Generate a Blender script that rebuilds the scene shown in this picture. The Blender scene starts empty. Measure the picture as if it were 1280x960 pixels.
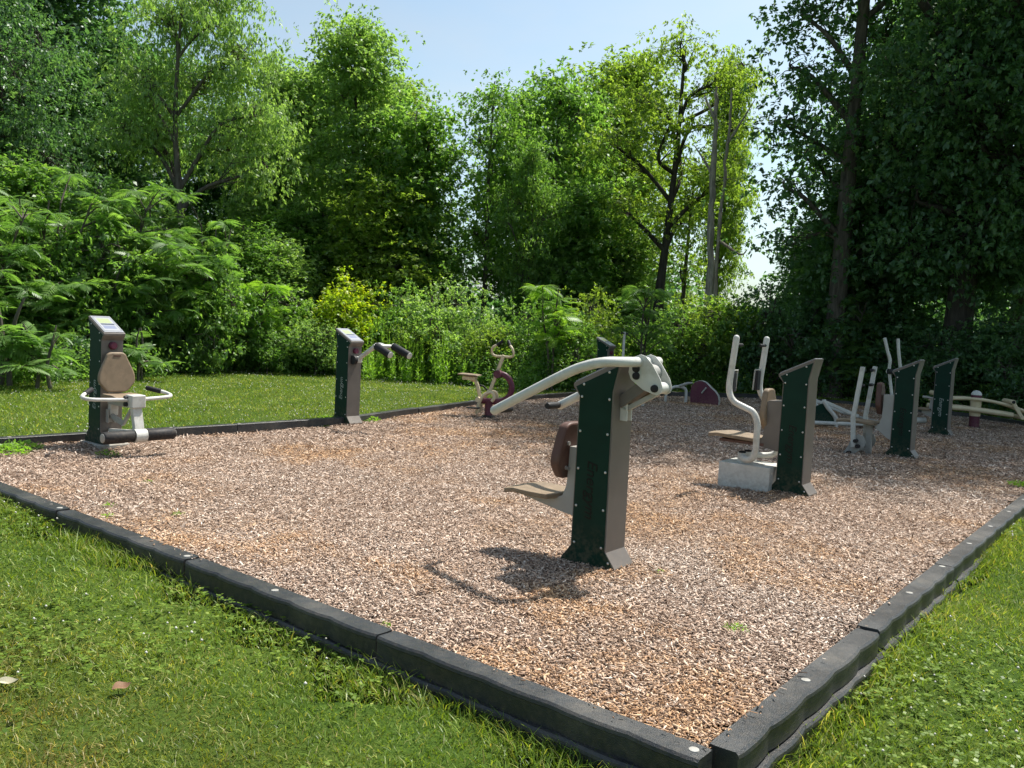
import bpy, math, random
import numpy as np
from mathutils import Vector, Matrix

R = math.radians
scene = bpy.context.scene
COL = scene.collection

# ------------------------------------------------------------------ camera model
F_PX, PITCH, ROLL, CAM_H = 1075.0, R(4.01), R(2.86), 1.5
_f = np.array([0, math.cos(PITCH), -math.sin(PITCH)])
_r0 = np.array([1.0, 0, 0]); _u0 = np.cross(_r0, _f)
_r = math.cos(ROLL) * _r0 + math.sin(ROLL) * _u0
_u = -math.sin(ROLL) * _r0 + math.cos(ROLL) * _u0
CAM = np.array([0, 0, CAM_H])


def at(px, py, Y):
    """world point seen at photo pixel (px, py) and standing Y metres ahead"""
    d = (px - 640) / F_PX * _r + (480 - py) / F_PX * _u + _f
    return CAM + d * (Y / d[1])


UD = np.array([-0.7853, 0.6191, 0]); VD = np.array([0.6191, 0.7853, 0])
C0 = np.array([0.763, 2.937, 0])


def site(u, v, z=0.0):
    p = C0 + u * UD + v * VD
    return np.array([p[0], p[1], z])


# ------------------------------------------------------------------ tagging
def tag(o, label=None, cat=None, group=None, kind=None):
    if label: o['label'] = label
    if cat: o['category'] = cat
    if group: o['group'] = group
    if kind: o['kind'] = kind
    return o


def thing(name, label, cat, loc=(0, 0, 0), rotz=0.0, group=None):
    o = bpy.data.objects.new(name, None)
    o.empty_display_size = 0.2
    COL.objects.link(o)
    o.location = loc; o.rotation_euler = (0, 0, rotz)
    return tag(o, label, cat, group)


def copy_tree(o, parent=None):
    c = o.copy(); COL.objects.link(c); c.parent = parent
    for ch in list(o.children):
        copy_tree(ch, c)
    return c


# ------------------------------------------------------------------ mesh builder
class MB:
    def __init__(self):
        self.v = []; self.f = []; self.m = []

    def add(self, verts, faces, mat=0):
        b = len(self.v)
        self.v.extend([tuple(map(float, p)) for p in verts])
        self.f.extend([tuple(i + b for i in fc) for fc in faces])
        self.m.extend([mat] * len(faces))

    def box(self, c, s, mat=0, M=None):
        x, y, z = s[0] / 2, s[1] / 2, s[2] / 2
        P = [(-x, -y, -z), (x, -y, -z), (x, y, -z), (-x, y, -z), (-x, -y, z), (x, -y, z), (x, y, z), (-x, y, z)]
        if M is not None:
            P = [M @ Vector(p) for p in P]
        P = [(p[0] + c[0], p[1] + c[1], p[2] + c[2]) for p in P]
        self.add(P, [(0, 3, 2, 1), (4, 5, 6, 7), (0, 1, 5, 4), (1, 2, 6, 5), (2, 3, 7, 6), (3, 0, 4, 7)], mat)

    def prism(self, prof, y0, y1, mat=0):
        """profile of (x, z) points, extruded along y"""
        n = len(prof)
        P = [(x, y0, z) for x, z in prof] + [(x, y1, z) for x, z in prof]
        fs = [tuple(range(n)), tuple(range(2 * n - 1, n - 1, -1))]
        for i in range(n):
            j = (i + 1) % n
            fs.append((i, n + i, n + j, j))
        self.add(P, fs, mat)

    def bar(self, a, b, w, h, mat=0):
        """rectangular bar from a to b, w across, h the other way"""
        a = np.array(a, float); b = np.array(b, float); d = b - a; L = np.linalg.norm(d); d /= L
        up = np.array([0, 0, 1.0]) if abs(d[2]) < 0.9 else np.array([1.0, 0, 0])
        s = np.cross(d, up); s /= np.linalg.norm(s); t = np.cross(s, d)
        P = []
        for e in (a, b):
            for i, j in ((-1, -1), (1, -1), (1, 1), (-1, 1)):
                P.append(e + s * w / 2 * i + t * h / 2 * j)
        self.add(P, [(0, 1, 2, 3), (7, 6, 5, 4), (0, 4, 5, 1), (1, 5, 6, 2), (2, 6, 7, 3), (3, 7, 4, 0)], mat)

    def tube(self, pts, r, seg=12, mat=0, smooth=0, cap=True, round_end=False):
        P = np.array(pts, float)
        rr = np.full(len(P), r, float) if np.isscalar(r) else np.array(r, float)
        if smooth:
            P, rr = catmull(P, rr, smooth)
        if round_end:
            P, rr = _round(P, rr)
        n = len(P)
        T = np.gradient(P, axis=0); T /= np.linalg.norm(T, axis=1)[:, None] + 1e-12
        ref = np.array([0, 0, 1.0]) if abs(T[0][2]) < 0.9 else np.array([1.0, 0, 0])
        N = np.cross(T[0], ref); N /= np.linalg.norm(N)
        ang = np.arange(seg) / seg * 2 * math.pi
        V = []
        for i in range(n):
            N = N - T[i] * (N @ T[i]); N /= np.linalg.norm(N) + 1e-12
            B = np.cross(T[i], N)
            V.append(P[i] + rr[i] * (np.cos(ang)[:, None] * N + np.sin(ang)[:, None] * B))
        V = np.concatenate(V)
        fs = []
        for i in range(n - 1):
            for k in range(seg):
                a = i * seg + k; b = i * seg + (k + 1) % seg
                fs.append((a, b, b + seg, a + seg))
        if cap:
            fs.append(tuple(range(seg - 1, -1, -1)))
            fs.append(tuple(range((n - 1) * seg, n * seg)))
        self.add(V, fs, mat)

    def cyl(self, a, b, r, seg=16, mat=0):
        self.tube([a, b], r, seg, mat)

    def build(self, name, mats, parent=None, bevel=0.0, angle=35, segs=2):
        me = bpy.data.meshes.new(name)
        me.from_pydata(self.v, [], self.f)
        if not isinstance(mats, (list, tuple)): mats = [mats]
        for m in mats: me.materials.append(m)
        me.polygons.foreach_set('material_index', np.array(self.m, np.int32))
        me.polygons.foreach_set('use_smooth', np.ones(len(self.f), bool))
        me.update()
        me.set_sharp_from_angle(angle=R(angle))
        o = bpy.data.objects.new(name, me)
        COL.objects.link(o); o.parent = parent
        if bevel:
            b = o.modifiers.new('bevel', 'BEVEL'); b.width = bevel; b.segments = segs
            b.limit_method = 'ANGLE'; b.angle_limit = R(40); b.harden_normals = True
        return o


def _round(P, rr):
    """extra rings so that a tube ends in a dome"""
    def end(p, d, r):
        return [(p + d * r * math.sin(a), r * math.cos(a)) for a in (R(30), R(55), R(78))]
    d0 = P[0] - P[1]; d0 /= np.linalg.norm(d0); d1 = P[-1] - P[-2]; d1 /= np.linalg.norm(d1)
    A = end(P[0], d0, rr[0])[::-1]; B = end(P[-1], d1, rr[-1])
    PP = np.array([a[0] for a in A] + list(P) + [b[0] for b in B])
    RR = np.array([a[1] for a in A] + list(rr) + [b[1] for b in B])
    return PP, RR


def catmull(P, rr, k):
    P = np.array(P, float); n = len(P)
    Q = np.vstack([2 * P[0] - P[1], P, 2 * P[-1] - P[-2]])
    out = []; ro = []
    for i in range(n - 1):
        p0, p1, p2, p3 = Q[i], Q[i + 1], Q[i + 2], Q[i + 3]
        for j in range(k):
            t = j / k
            out.append(0.5 * (2 * p1 + (p2 - p0) * t + (2 * p0 - 5 * p1 + 4 * p2 - p3) * t * t + (3 * p1 - p0 - 3 * p2 + p3) * t ** 3))
            ro.append(rr[i] * (1 - t) + rr[i + 1] * t)
    out.append(P[-1]); ro.append(rr[-1])
    return np.array(out), np.array(ro)


def fast_mesh(name, V, quads=None, tris=None, var=None, mats=()):
    """big mesh from numpy arrays, one optional float per face called 'var'"""
    me = bpy.data.meshes.new(name)
    nq = 0 if quads is None else len(quads); nt = 0 if tris is None else len(tris)
    me.vertices.add(len(V)); me.vertices.foreach_set('co', np.ascontiguousarray(V, np.float32).ravel())
    loops = []
    if nq: loops.append(np.asarray(quads, np.int32).ravel())
    if nt: loops.append(np.asarray(tris, np.int32).ravel())
    loops = np.concatenate(loops)
    me.loops.add(len(loops)); me.loops.foreach_set('vertex_index', loops)
    me.polygons.add(nq + nt)
    starts = np.concatenate([np.arange(nq) * 4, nq * 4 + np.arange(nt) * 3]).astype(np.int32)
    me.polygons.foreach_set('loop_start', starts)
    for m in mats: me.materials.append(m)
    if var is not None:
        a = me.attributes.new('var', 'FLOAT', 'FACE'); a.data.foreach_set('value', np.asarray(var, np.float32))
    me.update(calc_edges=True)
    return me


def link(name, me, parent=None):
    o = bpy.data.objects.new(name, me); COL.objects.link(o); o.parent = parent
    return o


# ------------------------------------------------------------------ materials
def new_mat(name):
    m = bpy.data.materials.new(name); m.use_nodes = True
    nt = m.node_tree; nt.nodes.clear()
    return m, nt, nt.nodes, nt.links


def N(nodes, t, **kw):
    n = nodes.new(t)
    for k, v in kw.items():
        setattr(n, k, v)
    return n


def ramp(nodes, stops, interp='LINEAR'):
    n = nodes.new('ShaderNodeValToRGB'); cr = n.color_ramp; cr.interpolation = interp
    while len(cr.elements) < len(stops): cr.elements.new(0.5)
    for e, (p, c) in zip(cr.elements, stops):
        e.position = p; e.color = (*c, 1)
    return n


def painted(name, col, rough=0.45, wear=0.12, scale=9.0, spec=0.4, metal=0.0, bump=0.04, dirt=(0.20, 0.16, 0.11), dirt_amt=0.25, splash=0.55):
    """coated surface with soft tone changes, fine grain and blotchy dirt"""
    m, nt, n, l = new_mat(name)
    out = N(n, 'ShaderNodeOutputMaterial'); b = N(n, 'ShaderNodeBsdfPrincipled')
    tc = N(n, 'ShaderNodeTexCoord')
    n1 = N(n, 'ShaderNodeTexNoise'); n1.inputs['Scale'].default_value = scale; n1.inputs['Detail'].default_value = 6
    n2 = N(n, 'ShaderNodeTexNoise'); n2.inputs['Scale'].default_value = 220; n2.inputs['Detail'].default_value = 2
    n3 = N(n, 'ShaderNodeTexNoise'); n3.inputs['Scale'].default_value = scale * 0.6; n3.inputs['Detail'].default_value = 8; n3.inputs['Roughness'].default_value = 0.7
    for x in (n1, n2, n3): l.new(tc.outputs['Object'], x.inputs['Vector'])
    c = np.array(col)
    rp = ramp(n, [(0.3, tuple(c * (1 - wear))), (0.7, tuple(np.minimum(c * (1 + wear), 0.9)))])
    l.new(n1.outputs['Fac'], rp.inputs['Fac'])
    mx = N(n, 'ShaderNodeMixRGB'); mx.inputs['Color2'].default_value = (*dirt, 1)
    dr = N(n, 'ShaderNodeMapRange'); dr.inputs['From Min'].default_value = 0.5; dr.inputs['From Max'].default_value = 0.75; dr.inputs['To Max'].default_value = dirt_amt
    l.new(n3.outputs['Fac'], dr.inputs['Value']); l.new(dr.outputs[0], mx.inputs['Fac']); l.new(rp.outputs[0], mx.inputs['Color1'])
    sp = N(n, 'ShaderNodeSeparateXYZ'); l.new(tc.outputs['Object'], sp.inputs[0])
    sh = N(n, 'ShaderNodeMapRange'); sh.inputs['From Min'].default_value = 0.02; sh.inputs['From Max'].default_value = 0.30; sh.inputs['To Min'].default_value = 0.62; sh.inputs['To Max'].default_value = 0.0
    l.new(sp.outputs['Z'], sh.inputs['Value'])
    n4 = N(n, 'ShaderNodeTexNoise'); n4.inputs['Scale'].default_value = 38; n4.inputs['Detail'].default_value = 5; l.new(tc.outputs['Object'], n4.inputs['Vector'])
    s4 = N(n, 'ShaderNodeMapRange'); s4.inputs['From Min'].default_value = 0.42; s4.inputs['From Max'].default_value = 0.66; l.new(n4.outputs['Fac'], s4.inputs['Value'])
    sm = N(n, 'ShaderNodeMath', operation='MULTIPLY'); l.new(sh.outputs[0], sm.inputs[0]); l.new(s4.outputs[0], sm.inputs[1])
    m5 = N(n, 'ShaderNodeMixRGB'); m5.inputs['Color2'].default_value = (0.20, 0.15, 0.10, 1); l.new(mx.outputs[0], m5.inputs['Color1']); l.new(sm.outputs[0], m5.inputs['Fac'])
    sc4 = N(n, 'ShaderNodeMath', operation='MULTIPLY'); sc4.inputs[1].default_value = splash; l.new(sm.outputs[0], sc4.inputs[0]); l.new(sc4.outputs[0], m5.inputs['Fac'])
    l.new(m5.outputs[0], b.inputs['Base Color'])
    rr = N(n, 'ShaderNodeMapRange'); rr.inputs['To Min'].default_value = rough * 0.8; rr.inputs['To Max'].default_value = min(1, rough * 1.3)
    l.new(n1.outputs['Fac'], rr.inputs['Value']); l.new(rr.outputs[0], b.inputs['Roughness'])
    b.inputs['Specular IOR Level'].default_value = spec; b.inputs['Metallic'].default_value = metal
    bp = N(n, 'ShaderNodeBump'); bp.inputs['Strength'].default_value = bump * 3; bp.inputs['Distance'].default_value = 0.002
    l.new(n2.outputs['Fac'], bp.inputs['Height']); l.new(bp.outputs[0], b.inputs['Normal'])
    l.new(b.outputs[0], out.inputs['Surface'])
    return m


MAT = dict(
    taupe=painted('taupe_steel', (0.140, 0.122, 0.107), 0.42, 0.12, 5, 0.40, splash=0.28),
    green=painted('dark_green_board', (0.003, 0.026, 0.016), 0.5, 0.15, 6, 0.16, dirt=(0.012, 0.035, 0.024), dirt_amt=0.3),
    white=painted('white_coating', (0.58, 0.575, 0.53), 0.42, 0.07, 11, 0.35, dirt=(0.27, 0.23, 0.17), dirt_amt=0.6),
    grey=painted('light_grey_coating', (0.36, 0.35, 0.32), 0.45, 0.06, 6, 0.4),
    cream=painted('cream_coating', (0.62, 0.52, 0.34), 0.45, 0.06, 6, 0.4, dirt=(0.30, 0.24, 0.15), dirt_amt=0.45),
    maroon=painted('maroon_coating', (0.105, 0.018, 0.042), 0.4, 0.12, 6, 0.4),
    tan=painted('tan_plastic', (0.240, 0.178, 0.118), 0.55, 0.12, 12, 0.3, bump=0.15, dirt=(0.10, 0.075, 0.055), dirt_amt=0.6),
    brown=painted('brown_plastic', (0.105, 0.052, 0.040), 0.5, 0.12, 8, 0.35),
    black=painted('black_rubber', (0.016, 0.016, 0.018), 0.6, 0.2, 10, 0.3, bump=0.1, dirt=(0.06, 0.055, 0.05)),
    steel=painted('bolt_steel', (0.55, 0.55, 0.53), 0.35, 0.1, 30, 0.5, metal=0.8),
    concrete=painted('concrete', (0.36, 0.345, 0.31), 0.85, 0.2, 14, 0.2, bump=0.4),
    timber=painted('charcoal_recycled_plastic', (0.021, 0.0235, 0.026), 0.42, 0.30, 5, 0.5, bump=0.35, dirt=(0.115, 0.105, 0.09), dirt_amt=0.6, splash=0.25),
    inkdark=painted('dark_ink', (0.0035, 0.0045, 0.004), 0.4, 0.05, spec=0.2, dirt_amt=0.0),
    inkpale=painted('pale_ink', (0.26, 0.30, 0.275), 0.5, 0.1, scale=40, dirt=(0.06, 0.10, 0.08), dirt_amt=0.7),
)


def sign_mat():
    """instruction sign: pale sheet with a grey frame line, a picture block and rows of print"""
    m, nt, n, l = new_mat('instruction_sign')
    out = N(n, 'ShaderNodeOutputMaterial'); b = N(n, 'ShaderNodeBsdfPrincipled')
    b.inputs['Roughness'].default_value = 0.28
    tc = N(n, 'ShaderNodeTexCoord'); sep = N(n, 'ShaderNodeSeparateXYZ'); l.new(tc.outputs['Generated'], sep.inputs[0])
    x, y = sep.outputs['Y'], sep.outputs['X']

    def inside(s, lo, hi):
        a = N(n, 'ShaderNodeMath', operation='GREATER_THAN'); l.new(s, a.inputs[0]); a.inputs[1].default_value = lo
        c = N(n, 'ShaderNodeMath', operation='LESS_THAN'); l.new(s, c.inputs[0]); c.inputs[1].default_value = hi
        k = N(n, 'ShaderNodeMath', operation='MULTIPLY'); l.new(a.outputs[0], k.inputs[0]); l.new(c.outputs[0], k.inputs[1])
        return k.outputs[0]

    def rect(x0, x1, y0, y1):
        k = N(n, 'ShaderNodeMath', operation='MULTIPLY'); l.new(inside(x, x0, x1), k.inputs[0]); l.new(inside(y, y0, y1), k.inputs[1])
        return k.outputs[0]

    cur = None
    for col, box in (((0.13, 0.14, 0.16), (0.06, 0.94, 0.06, 0.94)), ((0.36, 0.365, 0.38), (0.09, 0.91, 0.09, 0.91)),
                     ((0.34, 0.38, 0.20), (0.18, 0.80, 0.16, 0.45)), ((0.05, 0.06, 0.09), (0.18, 0.86, 0.47, 0.56)),
                     ((0.20, 0.22, 0.31), (0.18, 0.80, 0.60, 0.80))):
        mx = N(n, 'ShaderNodeMixRGB'); l.new(rect(*box), mx.inputs['Fac'])
        if cur is None: mx.inputs['Color1'].default_value = (0.30, 0.305, 0.32, 1)
        else: l.new(cur, mx.inputs['Color1'])
        mx.inputs['Color2'].default_value = (*col, 1); cur = mx.outputs[0]
    l.new(cur, b.inputs['Base Color']); l.new(b.outputs[0], out.inputs['Surface'])
    return m


MAT['sign'] = sign_mat()


def leaf_mat(name, stops, trans=2.0, tmix=0.48, gloss=0.03, yellow=(1.05, 1.15, 0.5), gain=1.6):
    m, nt, n, l = new_mat(name)
    out = N(n, 'ShaderNodeOutputMaterial')
    at_ = N(n, 'ShaderNodeAttribute', attribute_name='var')
    rp = ramp(n, [(p, tuple(c * gain for c in col)) for p, col in stops]); l.new(at_.outputs['Fac'], rp.inputs['Fac'])
    d = N(n, 'ShaderNodeBsdfDiffuse'); t = N(n, 'ShaderNodeBsdfTranslucent'); g = N(n, 'ShaderNodeBsdfGlossy')
    g.inputs['Roughness'].default_value = 0.42; g.inputs['Color'].default_value = (0.8, 0.85, 0.8, 1)
    mu = N(n, 'ShaderNodeMixRGB', blend_type='MULTIPLY'); mu.inputs['Fac'].default_value = 1
    mu.inputs['Color2'].default_value = (trans * yellow[0], trans * yellow[1], trans * yellow[2], 1)
    l.new(rp.outputs[0], d.inputs['Color']); l.new(rp.outputs[0], mu.inputs['Color1']); l.new(mu.outputs[0], t.inputs['Color'])
    m1 = N(n, 'ShaderNodeMixShader'); m1.inputs[0].default_value = tmix
    l.new(d.outputs[0], m1.inputs[1]); l.new(t.outputs[0], m1.inputs[2])
    m2 = N(n, 'ShaderNodeMixShader'); m2.inputs[0].default_value = gloss
    l.new(m1.outputs[0], m2.inputs[1]); l.new(g.outputs[0], m2.inputs[2])
    l.new(m2.outputs[0], out.inputs['Surface'])
    return m


LEAF = dict(
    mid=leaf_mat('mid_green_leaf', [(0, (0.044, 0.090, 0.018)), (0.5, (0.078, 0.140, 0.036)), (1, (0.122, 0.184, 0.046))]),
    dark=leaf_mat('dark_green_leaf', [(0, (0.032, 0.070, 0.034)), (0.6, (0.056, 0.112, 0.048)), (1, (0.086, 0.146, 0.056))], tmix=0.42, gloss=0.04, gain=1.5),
    pale=leaf_mat('pale_green_leaf', [(0, (0.080, 0.130, 0.042)), (0.5, (0.118, 0.178, 0.060)), (1, (0.160, 0.220, 0.075))]),
    airy=leaf_mat('yellowish_green_leaf', [(0, (0.072, 0.112, 0.020)), (0.5, (0.106, 0.152, 0.028)), (1, (0.150, 0.190, 0.036))]),
    lime=leaf_mat('lime_leaf', [(0, (0.095, 0.145, 0.012)), (0.6, (0.160, 0.205, 0.014)), (1, (0.30, 0.29, 0.016))]),
    sumac=leaf_mat('sumac_leaf', [(0, (0.038, 0.078, 0.022)), (0.6, (0.068, 0.120, 0.033)), (1, (0.106, 0.162, 0.042))], trans=1.9, tmix=0.46, gloss=0.03, gain=1.9),
    weed=leaf_mat('weed_leaf', [(0, (0.070, 0.135, 0.018)), (0.6, (0.110, 0.185, 0.026)), (1, (0.160, 0.225, 0.034))]),
)


def bark_mat(name, c0, c1, sc=14):
    m, nt, n, l = new_mat(name)
    out = N(n, 'ShaderNodeOutputMaterial'); b = N(n, 'ShaderNodeBsdfPrincipled'); b.inputs['Roughness'].default_value = 0.9
    b.inputs['Specular IOR Level'].default_value = 0.15
    tc = N(n, 'ShaderNodeTexCoord'); mp = N(n, 'ShaderNodeMapping'); mp.inputs['Scale'].default_value = (1, 1, 0.16)
    l.new(tc.outputs['Object'], mp.inputs[0])
    no = N(n, 'ShaderNodeTexNoise'); no.inputs['Scale'].default_value = sc; no.inputs['Detail'].default_value = 8; no.inputs['Roughness'].default_value = 0.65
    l.new(mp.outputs[0], no.inputs['Vector'])
    rp = ramp(n, [(0.32, c0), (0.68, c1)]); l.new(no.outputs['Fac'], rp.inputs['Fac'])
    bp = N(n, 'ShaderNodeBump'); bp.inputs['Strength'].default_value = 0.8; bp.inputs['Distance'].default_value = 0.03
    l.new(no.outputs['Fac'], bp.inputs['Height']); l.new(bp.outputs[0], b.inputs['Normal'])
    l.new(rp.outputs[0], b.inputs['Base Color']); l.new(b.outputs[0], out.inputs['Surface'])
    return m


BARK = bark_mat('grey_brown_bark', (0.045, 0.038, 0.030), (0.16, 0.14, 0.115))
BARK_DARK = bark_mat('dark_bark', (0.025, 0.022, 0.018), (0.085, 0.075, 0.062))
BARK_DEAD = bark_mat('weathered_dead_wood', (0.15, 0.128, 0.108), (0.42, 0.37, 0.32), 18)


def ground_mat(name, stops, scale, patch_stops, patch_scale, bump=0.5):
    m, nt, n, l = new_mat(name)
    out = N(n, 'ShaderNodeOutputMaterial'); b = N(n, 'ShaderNodeBsdfPrincipled'); b.inputs['Roughness'].default_value = 0.95
    b.inputs['Specular IOR Level'].default_value = 0.1
    g = N(n, 'ShaderNodeNewGeometry')
    n1 = N(n, 'ShaderNodeTexNoise'); n1.inputs['Scale'].default_value = scale; n1.inputs['Detail'].default_value = 6; n1.inputs['Roughness'].default_value = 0.7
    n2 = N(n, 'ShaderNodeTexNoise'); n2.inputs['Scale'].default_value = patch_scale; n2.inputs['Detail'].default_value = 4
    l.new(g.outputs['Position'], n1.inputs['Vector']); l.new(g.outputs['Position'], n2.inputs['Vector'])
    r1 = ramp(n, stops); l.new(n1.outputs['Fac'], r1.inputs['Fac'])
    r2 = ramp(n, patch_stops); l.new(n2.outputs['Fac'], r2.inputs['Fac'])
    mx = N(n, 'ShaderNodeMixRGB', blend_type='MULTIPLY'); mx.inputs['Fac'].default_value = 1
    l.new(r1.outputs[0], mx.inputs['Color1']); l.new(r2.outputs[0], mx.inputs['Color2'])
    l.new(mx.outputs[0], b.inputs['Base Color'])
    bp = N(n, 'ShaderNodeBump'); bp.inputs['Strength'].default_value = bump; bp.inputs['Distance'].default_value = 0.03
    l.new(n1.outputs['Fac'], bp.inputs['Height']); l.new(bp.outputs[0], b.inputs['Normal'])
    l.new(b.outputs[0], out.inputs['Surface'])
    return m


LAWN_MAT = ground_mat('lawn_soil_and_thatch', [(0.3, (0.024, 0.046, 0.008)), (0.5, (0.050, 0.086, 0.014)), (0.72, (0.10, 0.135, 0.026))], 55,
                      [(0.35, (0.8, 0.9, 0.7)), (0.6, (1.15, 1.05, 1.0))], 0.9)


def grass_mat():
    """blades: the green shifts to olive and straw in broad patches of the lawn"""
    m, nt, n, l = new_mat('grass_blade')
    out = N(n, 'ShaderNodeOutputMaterial')
    at_ = N(n, 'ShaderNodeAttribute', attribute_name='var')
    dry = N(n, 'ShaderNodeAttribute', attribute_name='dry')
    a = ramp(n, [(0, (0.060, 0.122, 0.016)), (0.45, (0.140, 0.232, 0.034)), (0.85, (0.262, 0.360, 0.062)), (1, (0.48, 0.48, 0.18))])
    b = ramp(n, [(0, (0.072, 0.088, 0.018)), (0.4, (0.195, 0.178, 0.046)), (0.75, (0.360, 0.290, 0.105)), (1, (0.58, 0.47, 0.24))])
    l.new(at_.outputs['Fac'], a.inputs['Fac']); l.new(at_.outputs['Fac'], b.inputs['Fac'])
    mx = N(n, 'ShaderNodeMixRGB'); l.new(dry.outputs['Fac'], mx.inputs['Fac']); l.new(a.outputs[0], mx.inputs['Color1']); l.new(b.outputs[0], mx.inputs['Color2'])
    d = N(n, 'ShaderNodeBsdfDiffuse'); t = N(n, 'ShaderNodeBsdfTranslucent'); g = N(n, 'ShaderNodeBsdfGlossy'); g.inputs['Roughness'].default_value = 0.4
    mu = N(n, 'ShaderNodeMixRGB', blend_type='MULTIPLY'); mu.inputs['Fac'].default_value = 1; mu.inputs['Color2'].default_value = (1.6, 1.5, 0.5, 1)
    l.new(mx.outputs[0], d.inputs['Color']); l.new(mx.outputs[0], mu.inputs['Color1']); l.new(mu.outputs[0], t.inputs['Color'])
    m1 = N(n, 'ShaderNodeMixShader'); m1.inputs[0].default_value = 0.4; l.new(d.outputs[0], m1.inputs[1]); l.new(t.outputs[0], m1.inputs[2])
    m2 = N(n, 'ShaderNodeMixShader'); m2.inputs[0].default_value = 0.02; l.new(m1.outputs[0], m2.inputs[1]); l.new(g.outputs[0], m2.inputs[2])
    l.new(m2.outputs[0], out.inputs['Surface'])
    return m


def mulch_mats():
    # sheet under the chips: stretched cells in chip colours
    m, nt, n, l = new_mat('wood_chip_bed')
    out = N(n, 'ShaderNodeOutputMaterial'); b = N(n, 'ShaderNodeBsdfPrincipled'); b.inputs['Roughness'].default_value = 0.95
    b.inputs['Specular IOR Level'].default_value = 0.1
    g = N(n, 'ShaderNodeNewGeometry')
    wn = N(n, 'ShaderNodeTexNoise'); wn.inputs['Scale'].default_value = 18; wn.inputs['Detail'].default_value = 2
    l.new(g.outputs['Position'], wn.inputs['Vector'])
    ad = N(n, 'ShaderNodeMixRGB', blend_type='ADD'); ad.inputs['Fac'].default_value = 0.06
    l.new(g.outputs['Position'], ad.inputs['Color1']); l.new(wn.outputs['Color'], ad.inputs['Color2'])
    v = N(n, 'ShaderNodeTexVoronoi'); v.inputs['Scale'].default_value = 115; v.inputs['Randomness'].default_value = 1
    l.new(ad.outputs[0], v.inputs['Vector'])
    sep = N(n, 'ShaderNodeSeparateColor'); l.new(v.outputs['Color'], sep.inputs[0])
    rp = ramp(n, [(0, (0.05, 0.035, 0.026)), (0.35, (0.135, 0.092, 0.067)), (0.7, (0.27, 0.190, 0.140)), (1, (0.44, 0.34, 0.265))])
    l.new(sep.outputs[0], rp.inputs['Fac'])
    l.new(rp.outputs[0], b.inputs['Base Color'])
    bp = N(n, 'ShaderNodeBump'); bp.inputs['Strength'].default_value = 0.8; bp.inputs['Distance'].default_value = 0.006
    l.new(v.outputs['Distance'], bp.inputs['Height']); bp.invert = True
    l.new(bp.outputs[0], b.inputs['Normal']); l.new(b.outputs[0], out.inputs['Surface'])
    # loose chips
    c, nt, n, l = new_mat('loose_wood_chip')
    out = N(n, 'ShaderNodeOutputMaterial'); b2 = N(n, 'ShaderNodeBsdfPrincipled'); b2.inputs['Roughness'].default_value = 0.85
    b2.inputs['Specular IOR Level'].default_value = 0.2
    at_ = N(n, 'ShaderNodeAttribute', attribute_name='var'); wm = N(n, 'ShaderNodeAttribute', attribute_name='warm')
    rp = ramp(n, [(0, (0.05, 0.036, 0.028)), (0.14, (0.175, 0.118, 0.088)), (0.4, (0.40, 0.278, 0.204)), (0.7, (0.60, 0.448, 0.345)), (1, (0.80, 0.69, 0.585))])
    rw = ramp(n, [(0, (0.13, 0.072, 0.042)), (0.4, (0.42, 0.240, 0.125)), (0.8, (0.62, 0.41, 0.24)), (1, (0.72, 0.56, 0.40))])
    l.new(at_.outputs['Fac'], rp.inputs['Fac']); l.new(at_.outputs['Fac'], rw.inputs['Fac'])
    mx = N(n, 'ShaderNodeMixRGB'); l.new(wm.outputs['Fac'], mx.inputs['Fac']); l.new(rp.outputs[0], mx.inputs['Color1']); l.new(rw.outputs[0], mx.inputs['Color2'])
    gy = N(n, 'ShaderNodeAttribute', attribute_name='grey'); rg = ramp(n, [(0, (0.05, 0.046, 0.043)), (0.4, (0.25, 0.220, 0.195)), (0.8, (0.49, 0.445, 0.40)), (1, (0.72, 0.67, 0.62))])
    l.new(at_.outputs['Fac'], rg.inputs['Fac']); mg = N(n, 'ShaderNodeMixRGB'); gm = N(n, 'ShaderNodeMath', operation='MULTIPLY'); gm.inputs[1].default_value = 0.42
    l.new(gy.outputs['Fac'], gm.inputs[0]); l.new(gm.outputs[0], mg.inputs['Fac']); l.new(rp.outputs[0], mg.inputs['Color1']); l.new(rg.outputs[0], mg.inputs['Color2']); l.new(mg.outputs[0], mx.inputs['Color1'])
    l.new(mx.outputs[0], b2.inputs['Base Color']); l.new(b2.outputs[0], out.inputs['Surface'])
    return m, c


MULCH_BED, MULCH_CHIP = mulch_mats()
GRASS = grass_mat()

# ------------------------------------------------------------------ value noise (for terrain and patches)
_rs = np.random.RandomState(5)
_GRID = _rs.rand(64, 64)


def vnoise(x, y, sc):
    x = np.asarray(x) * sc + 400.3; y = np.asarray(y) * sc + 400.7
    xi = np.floor(x).astype(int); yi = np.floor(y).astype(int); fx = x - xi; fy = y - yi
    fx = fx * fx * (3 - 2 * fx); fy = fy * fy * (3 - 2 * fy)
    g = lambda a, b: _GRID[a % 64, b % 64]
    return (g(xi, yi) * (1 - fx) + g(xi + 1, yi) * fx) * (1 - fy) + (g(xi, yi + 1) * (1 - fx) + g(xi + 1, yi + 1) * fx) * fy


def fbm(x, y, sc):
    return 0.55 * vnoise(x, y, sc) + 0.3 * vnoise(x + 7, y + 3, sc * 2.1) + 0.15 * vnoise(x + 1, y + 9, sc * 4.3)


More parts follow.
